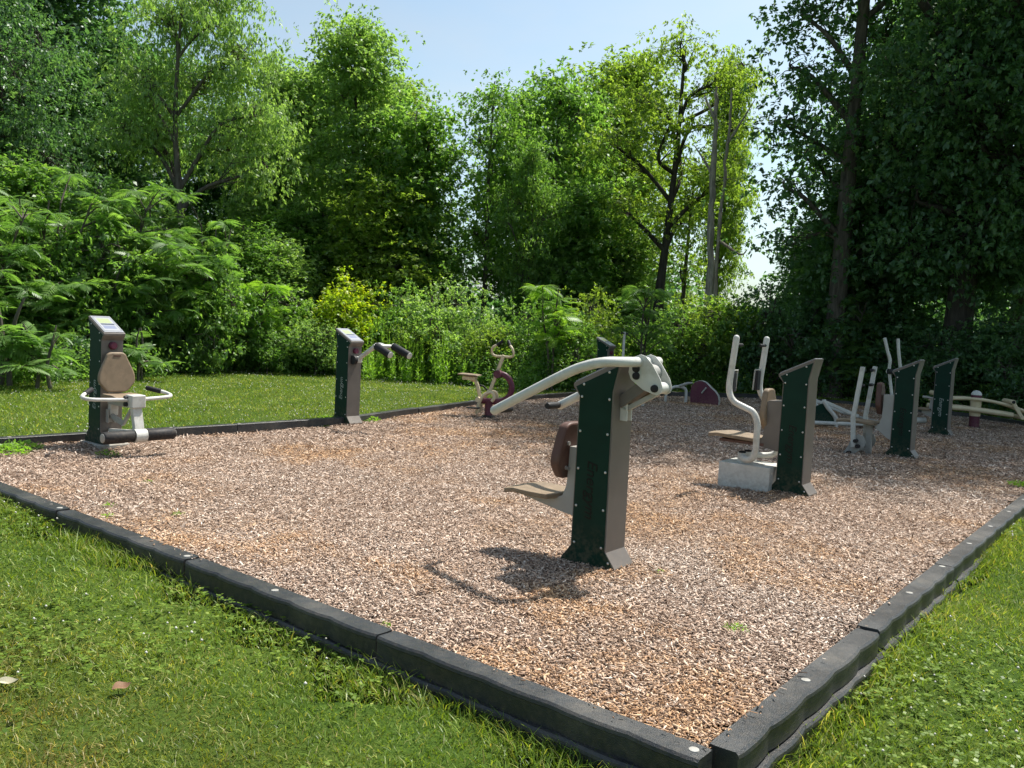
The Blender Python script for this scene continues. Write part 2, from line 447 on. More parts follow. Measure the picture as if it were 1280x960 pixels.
# ------------------------------------------------------------------ the bed outline
LEFT = site(8.15, 0.0)
FAR = [(-2.25, 11.80), (-0.72, 15.15), (0.05, 16.60), (1.35, 18.45), (3.70, 20.0), (5.97, 20.65), (8.15, 19.75), (9.75, 17.70)]
RIGHT = site(0.0, 15.5)
OUT = [tuple(C0[:2]), tuple(RIGHT[:2])] + FAR[::-1] + [tuple(LEFT[:2])]      # counter-clockwise
OUTP = np.array(OUT)


def bed_dist(x, y):
    """signed distance to the bed outline, negative inside"""
    x = np.asarray(x, float); y = np.asarray(y, float)
    d = np.full(x.shape, 1e9); ins = np.zeros(x.shape, bool)
    n = len(OUTP)
    for i in range(n):
        a = OUTP[i]; b = OUTP[(i + 1) % n]; e = b - a
        t = np.clip(((x - a[0]) * e[0] + (y - a[1]) * e[1]) / (e @ e), 0, 1)
        d = np.minimum(d, np.hypot(x - a[0] - t * e[0], y - a[1] - t * e[1]))
        c = ((a[1] > y) != (b[1] > y)) & (x < (b[0] - a[0]) * (y - a[1]) / (b[1] - a[1] + 1e-12) + a[0])
        ins ^= c
    return np.where(ins, -d, d)


def lawn_z(x, y):
    dx = np.asarray(x) - C0[0]; dy = np.asarray(y) - C0[1]
    u = dx * UD[0] + dy * UD[1]; v = dx * VD[0] + dy * VD[1]
    z = -0.140 + 0.020 * np.clip(u, -0.5, 20) + 0.014 * np.clip(v, -1, 20)
    z = np.minimum(z, 0.075) + 0.02 * (fbm(x, y, 0.6) - 0.5)
    return z


def mulch_z(x, y):
    z = 0.045 * (fbm(x, y, 0.9) - 0.5) + 0.016 * (vnoise(x, y, 4.0) - 0.5)
    for u, v in ((2.30, 1.88), (2.40, 5.34), (2.35, 9.3), (7.05, 1.7), (6.9, 5.1), (7.1, 7.4)):
        c = site(u, v); z = z - 0.035 * np.exp(-((x - c[0]) ** 2 + (y - c[1]) ** 2) / 0.12)
    for u, v in ((1.62, 1.88), (1.69, 5.34), (1.70, 9.32), (1.99, 12.89), (7.72, 1.66), (7.89, 5.12)):
        c = site(u, v); z = z + 0.030 * np.exp(-((x - c[0]) ** 2 + (y - c[1]) ** 2) / 0.10)
    return z


# ground sheet: fine near the bed, coarse to the horizon
def make_ground():
    xs = np.concatenate([[-900, -400, -180, -90, -50], np.arange(-34, 34.1, 0.5), [50, 90, 180, 400, 900]])
    ys = np.concatenate([[-300, -100, -40, -18], np.arange(-10, 44.1, 0.5), [60, 90, 180, 400, 900]])
    X, Y = np.meshgrid(xs, ys)
    D = bed_dist(X, Y)
    Z = lawn_z(X, Y)
    Z = np.where(D < -0.05, np.minimum(Z - 0.45, -0.35), np.where(D < 0.6, Z, Z))
    V = np.stack([X, Y, Z], -1).reshape(-1, 3)
    ny, nx = X.shape
    i = np.arange(ny - 1)[:, None] * nx + np.arange(nx - 1)[None]
    q = np.stack([i, i + 1, i + 1 + nx, i + nx], -1).reshape(-1, 4)
    me = fast_mesh('lawn', V, q, mats=[LAWN_MAT]); me.polygons.foreach_set('use_smooth', np.ones(len(q), bool))
    o = link('lawn', me); tag(o, 'mown lawn of grass and clover around the wood chip bed', None, None, 'structure')
    # bed of wood chips
    xs = np.arange(-6.5, 11.6, 0.12); ys = np.arange(2.5, 21.5, 0.12)
    X, Y = np.meshgrid(xs, ys); D = bed_dist(X, Y)
    Z = mulch_z(X, Y) + np.where(D > 0.0, -0.14, 0)
    V = np.stack([X, Y, Z], -1).reshape(-1, 3); ny, nx = X.shape
    i = np.arange(ny - 1)[:, None] * nx + np.arange(nx - 1)[None]
    q = np.stack([i, i + 1, i + 1 + nx, i + nx], -1).reshape(-1, 4)
    keep = (D.ravel()[q] < 0.02).all(1); q = q[keep]
    used = np.unique(q); mp = np.full(len(V), -1); mp[used] = np.arange(len(used))
    me = fast_mesh('mulch_ground', V[used], mp[q], mats=[MULCH_BED]); me.polygons.foreach_set('use_smooth', np.ones(len(q), bool))
    o = link('mulch_ground', me); tag(o, 'bed of tan wood chips under the exercise machines', None, None, 'structure')


make_ground()


def make_chips():
    rs = np.random.RandomState(11)
    def sample(n, dmin, dmax):
        x = rs.uniform(-6.4, 11.4, n); y = rs.uniform(2.6, 21.2, n); d = np.hypot(x, y)
        k = (d > dmin) & (d < dmax) & (bed_dist(x, y) < -0.022)
        return x[k], y[k]
    Vs = []; Qs = []; var = []; warm = []; grey = []; off = 0
    area = 17.8 * 18.6
    for (dens, dmin, dmax, s, solid) in ((9800, 0, 6.0, 0.78, True), (8000, 6.0, 9.5, 0.78, False), (3600, 9.5, 24, 1.0, False)):
        x, y = sample(int(dens * area), dmin, dmax); n = len(x); on_top = np.zeros(n, bool)
        if solid:
            x2 = rs.uniform(-6.4, 11.4, 300000); y2 = rs.uniform(2.6, 21.2, 300000); D2 = bed_dist(x2, y2)
            k2 = (D2 > -0.02) & (D2 < 0.06) & (np.hypot(x2, y2) < 8) & (rs.rand(300000) < np.clip(0.35 - D2 * 6, 0.03, 1) * np.clip((fbm(x2, y2, 1.3) - 0.42) * 4, 0.02, 1))
            x = np.concatenate([x, x2[k2]]); y = np.concatenate([y, y2[k2]]); on_top = np.concatenate([on_top, np.ones(k2.sum(), bool)]); n = len(x)
        L = np.exp(rs.normal(-3.98, 0.45, n)).clip(0.008, 0.060) * s; W = (L * rs.uniform(0.18, 0.5, n)).clip(0.004, 0.014 * s); T = rs.uniform(0.0015, 0.005, n) * s
        yaw = rs.uniform(0, 2 * np.pi, n); pit = rs.normal(0, 0.30, n); rol = rs.normal(0, 0.50, n); pit = np.where(on_top, pit * 0.2, pit); rol = np.where(on_top, rol * 0.2, rol)
        ax = np.stack([np.cos(yaw) * np.cos(pit), np.sin(yaw) * np.cos(pit), np.sin(pit)], 1)
        sd = np.stack([-np.sin(yaw), np.cos(yaw), np.zeros(n)], 1); up = np.cross(ax, sd)
        sd = sd * np.cos(rol)[:, None] + up * np.sin(rol)[:, None]; up = np.cross(ax, sd)
        z = np.where(on_top, 0.044, mulch_z(x, y)) + 0.004 + np.abs(np.sin(pit)) * L * 0.4 + rs.uniform(0, 0.011, n) * ~on_top
        c = np.stack([x, y, z], 1)
        a = ax * (L / 2)[:, None]; b = sd * (W / 2)[:, None]; t = up * (T / 2)[:, None]
        ta = rs.uniform(0.45, 1, n)[:, None]; tb = rs.uniform(0.45, 1, n)[:, None]
        top = [c - a - b * ta + t, c + a - b * tb + t, c + a + b * tb + t, c - a + b * ta + t]
        if solid:
            bot = [c - a - b * ta - t, c + a - b * tb - t, c + a + b * tb - t, c - a + b * ta - t]
            V = np.stack(top + bot, 1).reshape(-1, 3)
            base = (np.arange(n) * 8)[:, None] + off
            q = np.concatenate([base + np.array(k)[None] for k in ((0, 1, 2, 3), (0, 4, 5, 1), (1, 5, 6, 2), (2, 6, 7, 3), (3, 7, 4, 0))], 1).reshape(-1, 4)
            k = 5; off += 8 * n
        else:
            V = np.stack(top, 1).reshape(-1, 3); q = ((np.arange(n) * 4)[:, None] + np.arange(4)[None]) + off; k = 1; off += 4 * n
        gg = (fbm(x + 9, y + 4, 0.55) - 0.5) * 1.4; vv = np.clip(rs.beta(1.5, 1.5, n) + 0.10 * gg + 0.10 * (fbm(x + 1, y + 8, 2.4) - 0.5), 0, 1); L_ = None; grey_ = np.clip(rs.normal(0.25, 0.35, n) + gg, 0, 1); ww = np.clip((fbm(x + 3, y, 0.8) - 0.52) * 3.2 + (fbm(x + 6, y + 1, 3.0) - 0.5) * 1.6 + rs.normal(0.06, 0.28, n), 0, 1)
        Vs.append(V); Qs.append(q); var.append(np.repeat(vv, k)); warm.append(np.repeat(ww, k)); grey.append(np.repeat(grey_, k))
    me = fast_mesh('wood_chip_mulch', np.concatenate(Vs), np.concatenate(Qs), None, np.concatenate(var), [MULCH_CHIP])
    at_ = me.attributes.new('warm', 'FLOAT', 'FACE'); at_.data.foreach_set('value', np.concatenate(warm).astype(np.float32))
    at_ = me.attributes.new('grey', 'FLOAT', 'FACE'); at_.data.foreach_set('value', np.concatenate(grey).astype(np.float32))
    o = link('wood_chip_mulch', me); tag(o, 'loose tan and grey wood chips covering the bed', None, None, 'stuff')


make_chips()


def dryness(x, y):
    """olive and straw patches, mostly on the open lawn in front"""
    dx = x - C0[0]; dy = y - C0[1]; u = dx * UD[0] + dy * UD[1]; v = dx * VD[0] + dy * VD[1]
    front = np.clip((-v - 0.55) / 0.9, 0, 1) * np.clip((u + 0.2) / 1.0, 0, 1)
    return np.clip(front * (0.70 + 0.22 * np.clip(u - 1.0, 0, 1) * np.clip(-v - 0.9, 0, 1) + 1.6 * (fbm(x, y, 1.1) - 0.47) + 2.2 * (fbm(x + 2, y + 5, 3.2) - 0.48)) + 0.35 * (fbm(x + 5, y + 2, 0.5) - 0.5), 0, 1)


def make_grass():
    rs = np.random.RandomState(21)
    Vs = []; Ts = []; Qs = []; var_q = []; var_t = []; dq = []; dt = []; off = 0
    def blades(x, y, h, w, bend, var, lean=0.55):
        nonlocal off
        n = len(x)
        yaw = rs.uniform(0, 2 * np.pi, n); d = np.stack([np.cos(yaw), np.sin(yaw), np.zeros(n)], 1)
        ang = rs.uniform(0, 2 * np.pi, n); le = rs.uniform(0, lean, n)
        up = np.stack([np.cos(ang) * np.sin(le), np.sin(ang) * np.sin(le), np.cos(le)], 1)
        c = np.stack([x, y, lawn_z(x, y) - 0.005], 1)
        lat = np.stack([np.cos(ang), np.sin(ang), np.zeros(n)], 1)
        mid = c + up * (h * 0.55)[:, None] + lat * (h * bend * 0.25)[:, None]
        tip = c + up * (h * 0.92)[:, None] + lat * (h * bend)[:, None]
        wv = d * (w / 2)[:, None]
        V = np.stack([c - wv, c + wv, mid + wv * 0.8, mid - wv * 0.8, tip], 1).reshape(-1, 3)
        b = (np.arange(n) * 5)[:, None] + off
        Vs.append(V); Qs.append(b + np.array([[0, 1, 2, 3]])); Ts.append(b + np.array([[3, 2, 4]])); off += 5 * n
        dr = np.clip(dryness(x, y) + rs.normal(-0.06, 0.13, n), 0, 1); dr = np.where(rs.rand(n) < 0.07, np.maximum(dr, 0.8), dr)
        var_q.append(var); var_t.append(var); dq.append(dr); dt.append(dr)
    def scatter(n, x0, x1, y0, y1, lo, hi, dmin, dmax):
        x = rs.uniform(x0, x1, n); y = rs.uniform(y0, y1, n); D = bed_dist(x, y); d = np.hypot(x, y)
        k = (D > lo) & (D < hi) & (d > dmin) & (d < dmax)
        return x[k], y[k]
    def cols(x, y): return np.clip(0.25 + 0.6 * fbm(x, y, 3.0) + rs.normal(0, 0.26, len(x)) - 0.07, 0, 1)
    # open lawn near, middle, far
    for dens, dmin, dmax, s in ((8500, 1.9, 4.4, 0.9), (4200, 4.4, 8.0, 1.15), (1000, 8.0, 24, 2.0)):
        x, y = scatter(int(dens * 26 * 26), -15, 11, 0.5, 26.5, 0.075, 99, dmin, dmax)
        k = np.abs(np.arctan2(x, y)) < 0.80; x = x[k]; y = y[k]; n = len(x)
        tuft = fbm(x, y, 2.2)
        h = rs.uniform(0.015, 0.048, n) * (0.45 + 1.1 * tuft) * s ** 0.2
        blades(x, y, h, rs.uniform(0.0030, 0.0068, n) * s, rs.uniform(0.1, 0.9, n), cols(x, y), 0.95)
    # longer uncut grass along the outside of the timbers
    x, y = scatter(int(3600 * 24 * 24), -9, 11, 0.5, 14, 0.075, 0.36, 0, 9)
    D = bed_dist(x, y); k = rs.rand(len(x)) < np.clip(1.2 - D / 0.3, 0, 1) * np.clip((fbm(x, y, 1.6) - 0.30) * 3.0, 0.05, 1); x = x[k]; y = y[k]; n = len(x)
    k2 = np.clip(0.2 + fbm(x, y, 1.2), 0, 1.1)
    blades(x, y, rs.uniform(0.04, 0.14, n) * k2, rs.uniform(0.003, 0.007, n), rs.uniform(0.2, 0.9, n), np.clip(cols(x, y) + 0.12, 0, 1))
    # clover and broad-leaved lawn plants: small round leaflets held level
    x, y = scatter(int(260 * 26 * 20), -12, 11, 1.0, 14, 0.09, 99, 1.9, 9)
    k = (np.abs(np.arctan2(x, y)) < 0.80) & (rs.rand(len(x)) < np.clip((fbm(x + 11, y + 4, 0.9) - 0.42) * 6, 0, 1)); x = x[k]; y = y[k]; n = len(x)
    hz = rs.uniform(0.02, 0.06, n)
    for i in range(3):
        a0 = rs.uniform(0, 6.28, n) if i == 0 else a0 + 2.094
        L = rs.uniform(0.008, 0.017, n)
        d = np.stack([np.cos(a0), np.sin(a0), rs.uniform(-0.2, 0.35, n)], 1); s_ = np.stack([-np.sin(a0), np.cos(a0), rs.uniform(-0.2, 0.2, n)], 1)
        c = np.stack([x, y, lawn_z(x, y) + hz], 1)
        V = np.stack([c, c + d * (L * .75)[:, None] - s_ * (L * .65)[:, None], c + d * (L * 1.45)[:, None], c + d * (L * .75)[:, None] + s_ * (L * .65)[:, None]], 1).reshape(-1, 3)
        Vs.append(V); Qs.append((np.arange(n) * 4)[:, None] + off + np.arange(4)[None]); off += 4 * n
        var_q.append(np.clip(rs.normal(0.40, 0.2, n), 0, 0.9)); dq.append(np.full(n, 0.08))
    V = np.concatenate(Vs); Q = np.concatenate(Qs); T = np.concatenate(Ts)
    me = fast_mesh('grass', V, Q, T, np.concatenate(var_q + var_t), [GRASS])
    a = me.attributes.new('dry', 'FLOAT', 'FACE'); a.data.foreach_set('value', np.concatenate(dq + dt).astype(np.float32))
    o = link('grass', me); tag(o, 'short green and straw coloured grass with clover leaves', None, None, 'stuff')
    # white clover heads
    x, y = scatter(int(22 * 26 * 26), -15, 11, 1.0, 24, 0.1, 99, 1.9, 22)
    d = np.hypot(x, y); dx = x - C0[0]; dy = y - C0[1]; u = dx * UD[0] + dy * UD[1]; v = dx * VD[0] + dy * VD[1]
    dens = np.clip((fbm(x + 11, y + 4, 0.9) - 0.40) * 5, 0, 1)
    k = (np.abs(np.arctan2(x, y)) < 0.80) & (rs.rand(len(x)) < dens * np.where((v < -0.9), 0.12, 1.0)); x = x[k]; y = y[k]; n = len(x)
    r = rs.uniform(0.0045, 0.009, n) * np.where(np.hypot(x, y) > 8, 1.2, 1)
    c = np.stack([x, y, lawn_z(x, y) + rs.uniform(0.03, 0.065, n)], 1)
    ico = np.array([(1, 0, 0), (-1, 0, 0), (0, 1, 0), (0, -1, 0), (0, 0, 1), (0, 0, -1)], float)
    V = (c[:, None] + ico[None] * r[:, None, None]).reshape(-1, 3)
    tri = np.array([(0, 2, 4), (2, 1, 4), (1, 3, 4), (3, 0, 4), (2, 0, 5), (1, 2, 5), (3, 1, 5), (0, 3, 5)])
    T = ((np.arange(n) * 6)[:, None, None] + tri[None]).reshape(-1, 3)
    wm = painted('clover_flower_white', (0.66, 0.64, 0.58), 0.8, 0.1)
    o = link('clover_flowers', fast_mesh('clover_flowers', V, None, T, None, [wm])); tag(o, 'white clover flowers dotted through the lawn', None, None, 'stuff')


make_grass()

# ------------------------------------------------------------------ border timbers
def timber_proto(bumps=5.0, shift=0.0, L=1.745):
    mb = MB(); n = 41
    xs = np.linspace(0, L, n); rings = []
    for i, x in enumerate(xs):
        s = abs(math.sin(math.pi * ((x / L) * bumps + shift)))
        yo = 0.056 + 0.015 * s ** 0.6
        e = min(x, L - x); k = 1.0 if e > 0.02 else 0.93
        z1 = 0.105 * (1 if e > 0.02 else 0.985)
        prof = [(-0.057, 0), (-0.057 * k, z1 - 0.006), (-0.052 * k, z1), (-0.012, z1 - 0.0015), ((yo - 0.013) * k, z1), ((yo - 0.003) * k, z1 - 0.009), (yo * k, z1 - 0.022), (yo * k - 0.004, z1 - 0.026), (yo * k - 0.004, 0.0)]
        rings.append([(x, y, z) for y, z in prof])
    m = len(rings[0]); V = [p for r in rings for p in r]; fs = []
    for i in range(n - 1):
        for j in range(m):
            a = i * m + j; b = i * m + (j + 1) % m
            fs.append((a, b, b + m, a + m))
    fs.append(tuple(range(m - 1, -1, -1))); fs.append(tuple(range((n - 1) * m, n * m)))
    mb.add(V, fs)
    root = thing('border_timber', '', 'border timber', (0, 0, -5), 0, 'plastic border timbers round the wood chip bed')
    mb.build('beam', MAT['timber'], root, angle=24)
    for x in (0.05, 0.90):
        s = MB(); s.tube([(x, 0.0, 0.103), (x, 0, 0.107), (x, 0, 0.1085)], [0.021, 0.020, 0.013], 10)
        s.build('stake_head', MAT['grey'], root)
    return root


ORD = ['first', 'second', 'third', 'fourth', 'fifth', 'sixth', 'seventh', 'eighth', 'ninth', 'tenth', 'eleventh', 'twelfth']
_sr = random.Random(4)
timbers = [timber_proto(5.0), timber_proto(4.6, 0.2), timber_proto(5.3, 0.45), timber_proto(4.2, 0.7)]


def lay(a, b, za, zb, what, flip=False, start=0.0):
    """timbers end to end from a to b; the wavy side faces out"""
    a = np.array(a[:2], float); b = np.array(b[:2], float); L = np.linalg.norm(b - a); d = (b - a) / L
    n = max(1, int(round((L - start) / 1.75))); step = (L - start) / n
    for i in range(n):
        o = copy_tree(_sr.choice(timbers))
        p = a + d * (start + i * step); z0 = za + (zb - za) * (i / n)
        ang = math.atan2(d[1], d[0])
        if flip:                                   # run the other way so that +y points out of the bed
            p = p + d * step; ang += math.pi
        o.location = (p[0], p[1], z0 - 0.105 + _sr.uniform(-0.004, 0.004)); o.rotation_euler = (R(_sr.uniform(-1.2, 1.2)), R(0.2) * _sr.uniform(-1, 1), ang + R(_sr.uniform(-0.25, 0.25)))
        o.scale = ((step - 0.006) / 1.75, 1, 1)
        o['label'] = what(i)
        if _sr.random() < 0.55 and len(o.children) == 3:
            bpy.data.objects.remove(_sr.choice([c for c in o.children if c.name.startswith('stake')]))


side = lambda txt: (lambda i: f'charcoal plastic timber, {ORD[i]} {txt}')
lay(site(0.00, -0.035), site(8.15, -0.035), 0.036, 0.055, side('from the near corner on the front edge, upper course'), False)
lay(site(0.06, -0.058), site(8.2, -0.058), -0.073, -0.054, side('from the near corner on the front edge, lower course'), False)
lay(site(-0.03, 0.045), site(-0.03, 15.5), 0.034, 0.05, side('from the near corner on the right edge, upper course'), True)
lay(site(-0.05, 0.10), site(-0.05, 7.05), -0.075, -0.066, side('from the near corner on the right edge, lower course'), True)
prev = LEFT[:2]; k = 0
names = ['behind the leg extension machine', 'behind the roller arm machine', 'behind the exercise bike', 'along the back by the tall weeds', 'along the back before the sumac sapling',
         'at the back behind the maroon panel', 'at the back behind the white bench', 'at the far right behind the pivot station', 'along the far right end of the bed']
# orientation: the wavy side faces away from the bed
for i, q in enumerate(FAR + [tuple(RIGHT[:2])]):
    # joints line up with the next piece; slight height drift with the ground
    lay(prev, q, 0.10, 0.10, (lambda nm: (lambda j: f'charcoal plastic timber, {ORD[j]} from its near end {nm}'))(names[i]), False)
    prev = q


for tm in timbers:
    for c in list(tm.children) + [tm]: bpy.data.objects.remove(c)

# ------------------------------------------------------------------ exercise machines
TA = R(141.75); TBK = R(-38.25)
PROF = [(-0.200, -0.03), (-0.200, 0.035), (-0.130, 0.125), (-0.125, 1.12), (-0.168, 1.315), (0.172, 1.150), (0.172, 1.128), (0.125, 1.075), (0.130, 0.125), (0.200, 0.035), (0.200, -0.03)]


def text_mesh(txt, size, mat, parent, origin, xdir, ydir, shear=0.25):
    cu = bpy.data.curves.new('lettering', 'FONT'); cu.body = txt; cu.size = size; cu.shear = shear; cu.extrude = 0.0006
    cu.align_x = 'CENTER'; cu.align_y = 'CENTER'; cu.offset = 0.0006
    to = bpy.data.objects.new('lettering', cu); COL.objects.link(to)
    dg = bpy.context.evaluated_depsgraph_get(); me = bpy.data.meshes.new_from_object(to.evaluated_get(dg))
    bpy.data.objects.remove(to); bpy.data.curves.remove(cu)
    x = Vector(xdir).normalized(); y = Vector(ydir).normalized(); z = x.cross(y)
    M = Matrix((x, y, z)).transposed().to_4x4(); M.translation = Vector(origin)
    me.transform(M); me.materials.clear(); me.materials.append(mat); me.name = 'lettering'
    o = bpy.data.objects.new('lettering', me); COL.objects.link(o); o.parent = parent
    return o


def pedestal(root, ink=None, text_side=1, down=True, knob=False, sign=True, w=0.23):
    hw = w / 2
    # taupe wrap: a shell following the profile, recessed green boards on both flanks
    mb = MB(); mb.prism(PROF, -hw, hw); mb.build('housing', MAT['taupe'], root, bevel=0.004)
    inner = [(-0.191, -0.02), (-0.191, 0.040), (-0.121, 0.131), (-0.115, 1.115), (-0.150, 1.276), (0.150, 1.130), (0.116, 1.074), (0.121, 0.131), (0.191, 0.040), (0.191, -0.02)]
    for s in (1, -1):
        p = MB(); p.prism(inner, s * hw - 0.002 * s, s * (hw + 0.004)) if s > 0 else p.prism(inner, s * (hw + 0.004), s * (hw - 0.002))
        pn = p.build('side_panel', MAT['green'], root, bevel=0.0015)
        for (x, z) in [(sx * 0.100, zz) for zz in (0.15, 0.385, 0.62, 0.855, 1.07) for sx in (-1, 1)] + [(-0.155, 0.065), (-0.09, 1.235), (0.09, 1.148)]:
            b = MB(); y = s * (hw + 0.004)
            b.tube([(x, y - s * 0.001, z), (x, y + s * 0.003, z), (x, y + s * 0.0055, z)], [0.0085, 0.0080, 0.004], 10)
            b.build('bolt', MAT['steel'], pn)
        if ink and s == text_side:
            xd = (0, 0, -1) if down else (0, 0, 1)
            # reads along the post; the top of the letters follows from the facing side
            zf = Vector((0, s, 0)); yd = zf.cross(Vector(xd))
            text_mesh('Energym', 0.105 if ink == 'inkdark' else 0.088, MAT[ink], pn, (0.0, s * (hw + 0.0052), 0.50), xd, yd)
    if sign:
        a = Vector((-0.158, 0, 1.3125)); b = Vector((0.162, 0, 1.157)); d = (b - a)
        ang = math.atan2(-d.z, d.x)
        M = Matrix.Rotation(ang, 3, 'Y')
        c = (a + b) / 2 + Vector((math.sin(ang), 0, math.cos(ang))) * 0.0035
        m = MB(); L = d.length
        m.box((0, 0, 0), (L, w - 0.02, 0.006))
        o = m.build('instruction_sign', MAT['sign'], root, bevel=0.001); o.location = c; o.rotation_euler = (0, ang, 0)
    if knob:
        kx = 0.125
        m = MB(); m.tube([(kx - 0.004, 0, 1.02), (kx + 0.03, 0, 1.02), (kx + 0.04, 0, 1.02)], [0.042, 0.040, 0.030], 20)
        m.build('knob', MAT['maroon'], root)


def slab(prof_yz, x0, x1):
    """polygon in (y, z) thickened along x, as an MB"""
    m = MB(); n = len(prof_yz)
    P = [(x0, y, z) for y, z in prof_yz] + [(x1, y, z) for y, z in prof_yz]
    fs = [tuple(range(n - 1, -1, -1)), tuple(range(n, 2 * n))] + [(i, (i + 1) % n, n + (i + 1) % n, n + i) for i in range(n)]
    m.add(P, fs); return m


def seat_pad(root, x0, x1, z, w=0.36, mat='tan', t=0.035, slope=0.0):
    """moulded seat: rounded corners, turned-down front lip, shallow dish"""
    nx, ny = 13, 11; V = []; fs = []
    for k in (0, 1):
        for i in range(nx):
            for j in range(ny):
                a = i / (nx - 1) * 2 - 1; b = j / (ny - 1) * 2 - 1
                sx = a * math.sqrt(1 - 0.22 * b * b); sy = b * math.sqrt(1 - 0.22 * a * a)
                x = (x0 + x1) / 2 + sx * (x1 - x0) / 2; y = sy * w / 2 * (0.9 if False else 1)
                zz = z + slope * (x - x0) - 0.012 * (1 - a * a) * (1 - b * b) - 0.022 * max(0, a - 0.55) / 0.45
                V.append((x, y, zz - (t if k else 0)))
    g = lambda k, i, j: k * nx * ny + i * ny + j
    for i in range(nx - 1):
        for j in range(ny - 1):
            fs.append((g(0, i, j), g(0, i + 1, j), g(0, i + 1, j + 1), g(0, i, j + 1)))
            fs.append((g(1, i, j), g(1, i, j + 1), g(1, i + 1, j + 1), g(1, i + 1, j)))
    rim = [(i, 0) for i in range(nx)] + [(nx - 1, j) for j in range(1, ny)] + [(i, ny - 1) for i in range(nx - 2, -1, -1)] + [(0, j) for j in range(ny - 2, 0, -1)]
    for a, b in zip(rim, rim[1:] + rim[:1]):
        fs.append((g(0, *a), g(1, *a), g(1, *b), g(0, *b)))
    m = MB(); m.add(V, fs); return m.build('seat', MAT[mat], root, bevel=0.008, angle=50)


def back_pad(root, x, z0, z1, w0, w1, w2, mat='tan', t=0.06, lean=0.05, slot=True):
    """backrest: wide in the middle, narrower at head and foot"""
    H = z1 - z0
    key = catmull(np.array([(0.0, 0.0, 0), (w0 / 2 * 0.70, 0.0, 0), (w0 / 2 * 1.02, 0.05, 0), (w1 / 2 * 0.96, 0.24, 0), (w1 / 2, 0.36, 0), (w1 / 2 * 0.93, 0.52, 0), (w2 / 2 * 1.12, 0.84, 0), (w2 / 2 * 0.92, 0.95, 0), (w2 / 2 * 0.55, 1.0, 0), (0.0, 1.0, 0)]), np.ones(10), 4)[0]
    half = [(max(0, y), k) for y, k, _ in key[2:-2]]
    prof = [(y, z0 + k * H) for y, k in half] + [(-y, z0 + k * H) for y, k in half[::-1]]
    m = slab(prof, x, x + t)
    m.v = [(a - lean * (c - z0) / H * 1.0 + (0.0), b, c) for a, b, c in m.v]
    o = m.build('backrest', MAT[mat], root, bevel=0.018, segs=3)
    if slot:
        s = MB(); s.box((x + t - lean * 0.93 + 0.002, 0, z1 - 0.035), (0.006, 0.075, 0.014)); s.build('hand_slot', MAT['brown'], o)
    return o


def foam(root, a, b, r, name='foam_roller', core=0.02):
    a = np.array(a, float); b = np.array(b, float); d = (b - a) / np.linalg.norm(b - a)
    m = MB(); m.tube([a, a + d * 0.008, b - d * 0.008, b], [r * 0.92, r, r, r * 0.92], 20); o = m.build(name, MAT['black'], root)
    return o


def end_cap(parent, p, d, r, mat='white', t=0.012):
    d = np.array(d, float); d /= np.linalg.norm(d); p = np.array(p, float)
    m = MB(); m.tube([p - d * 0.002, p + d * t * 0.7, p + d * t], [r, r, r * 0.8], 18); return m.build('end_cap', MAT[mat], parent)


def one(name, mat, parent, fn, bevel=0.0, **kw):
    m = MB(); fn(m); return m.build(name, MAT[mat], parent, bevel=bevel, **kw)


def seat_bracket(root, xb, z_top, zs, xs, y=0.0, t=0.10, mat='grey'):
    """bent plate support: rises beside the backrest and sweeps forward under the seat"""
    prof = [(xb - 0.02, zs - 0.13), (xb + 0.10, zs - 0.115), (xs, zs - 0.055), (xs, zs - 0.035), (xb + 0.19, zs - 0.035), (xb + 0.125, zs - 0.005), (xb + 0.095, zs + 0.07), (xb + 0.085, z_top), (xb - 0.02, z_top)]
    m = MB(); m.prism(prof, y - t / 2, y + t / 2); return m.build('seat_bracket', MAT[mat], root, bevel=0.005)


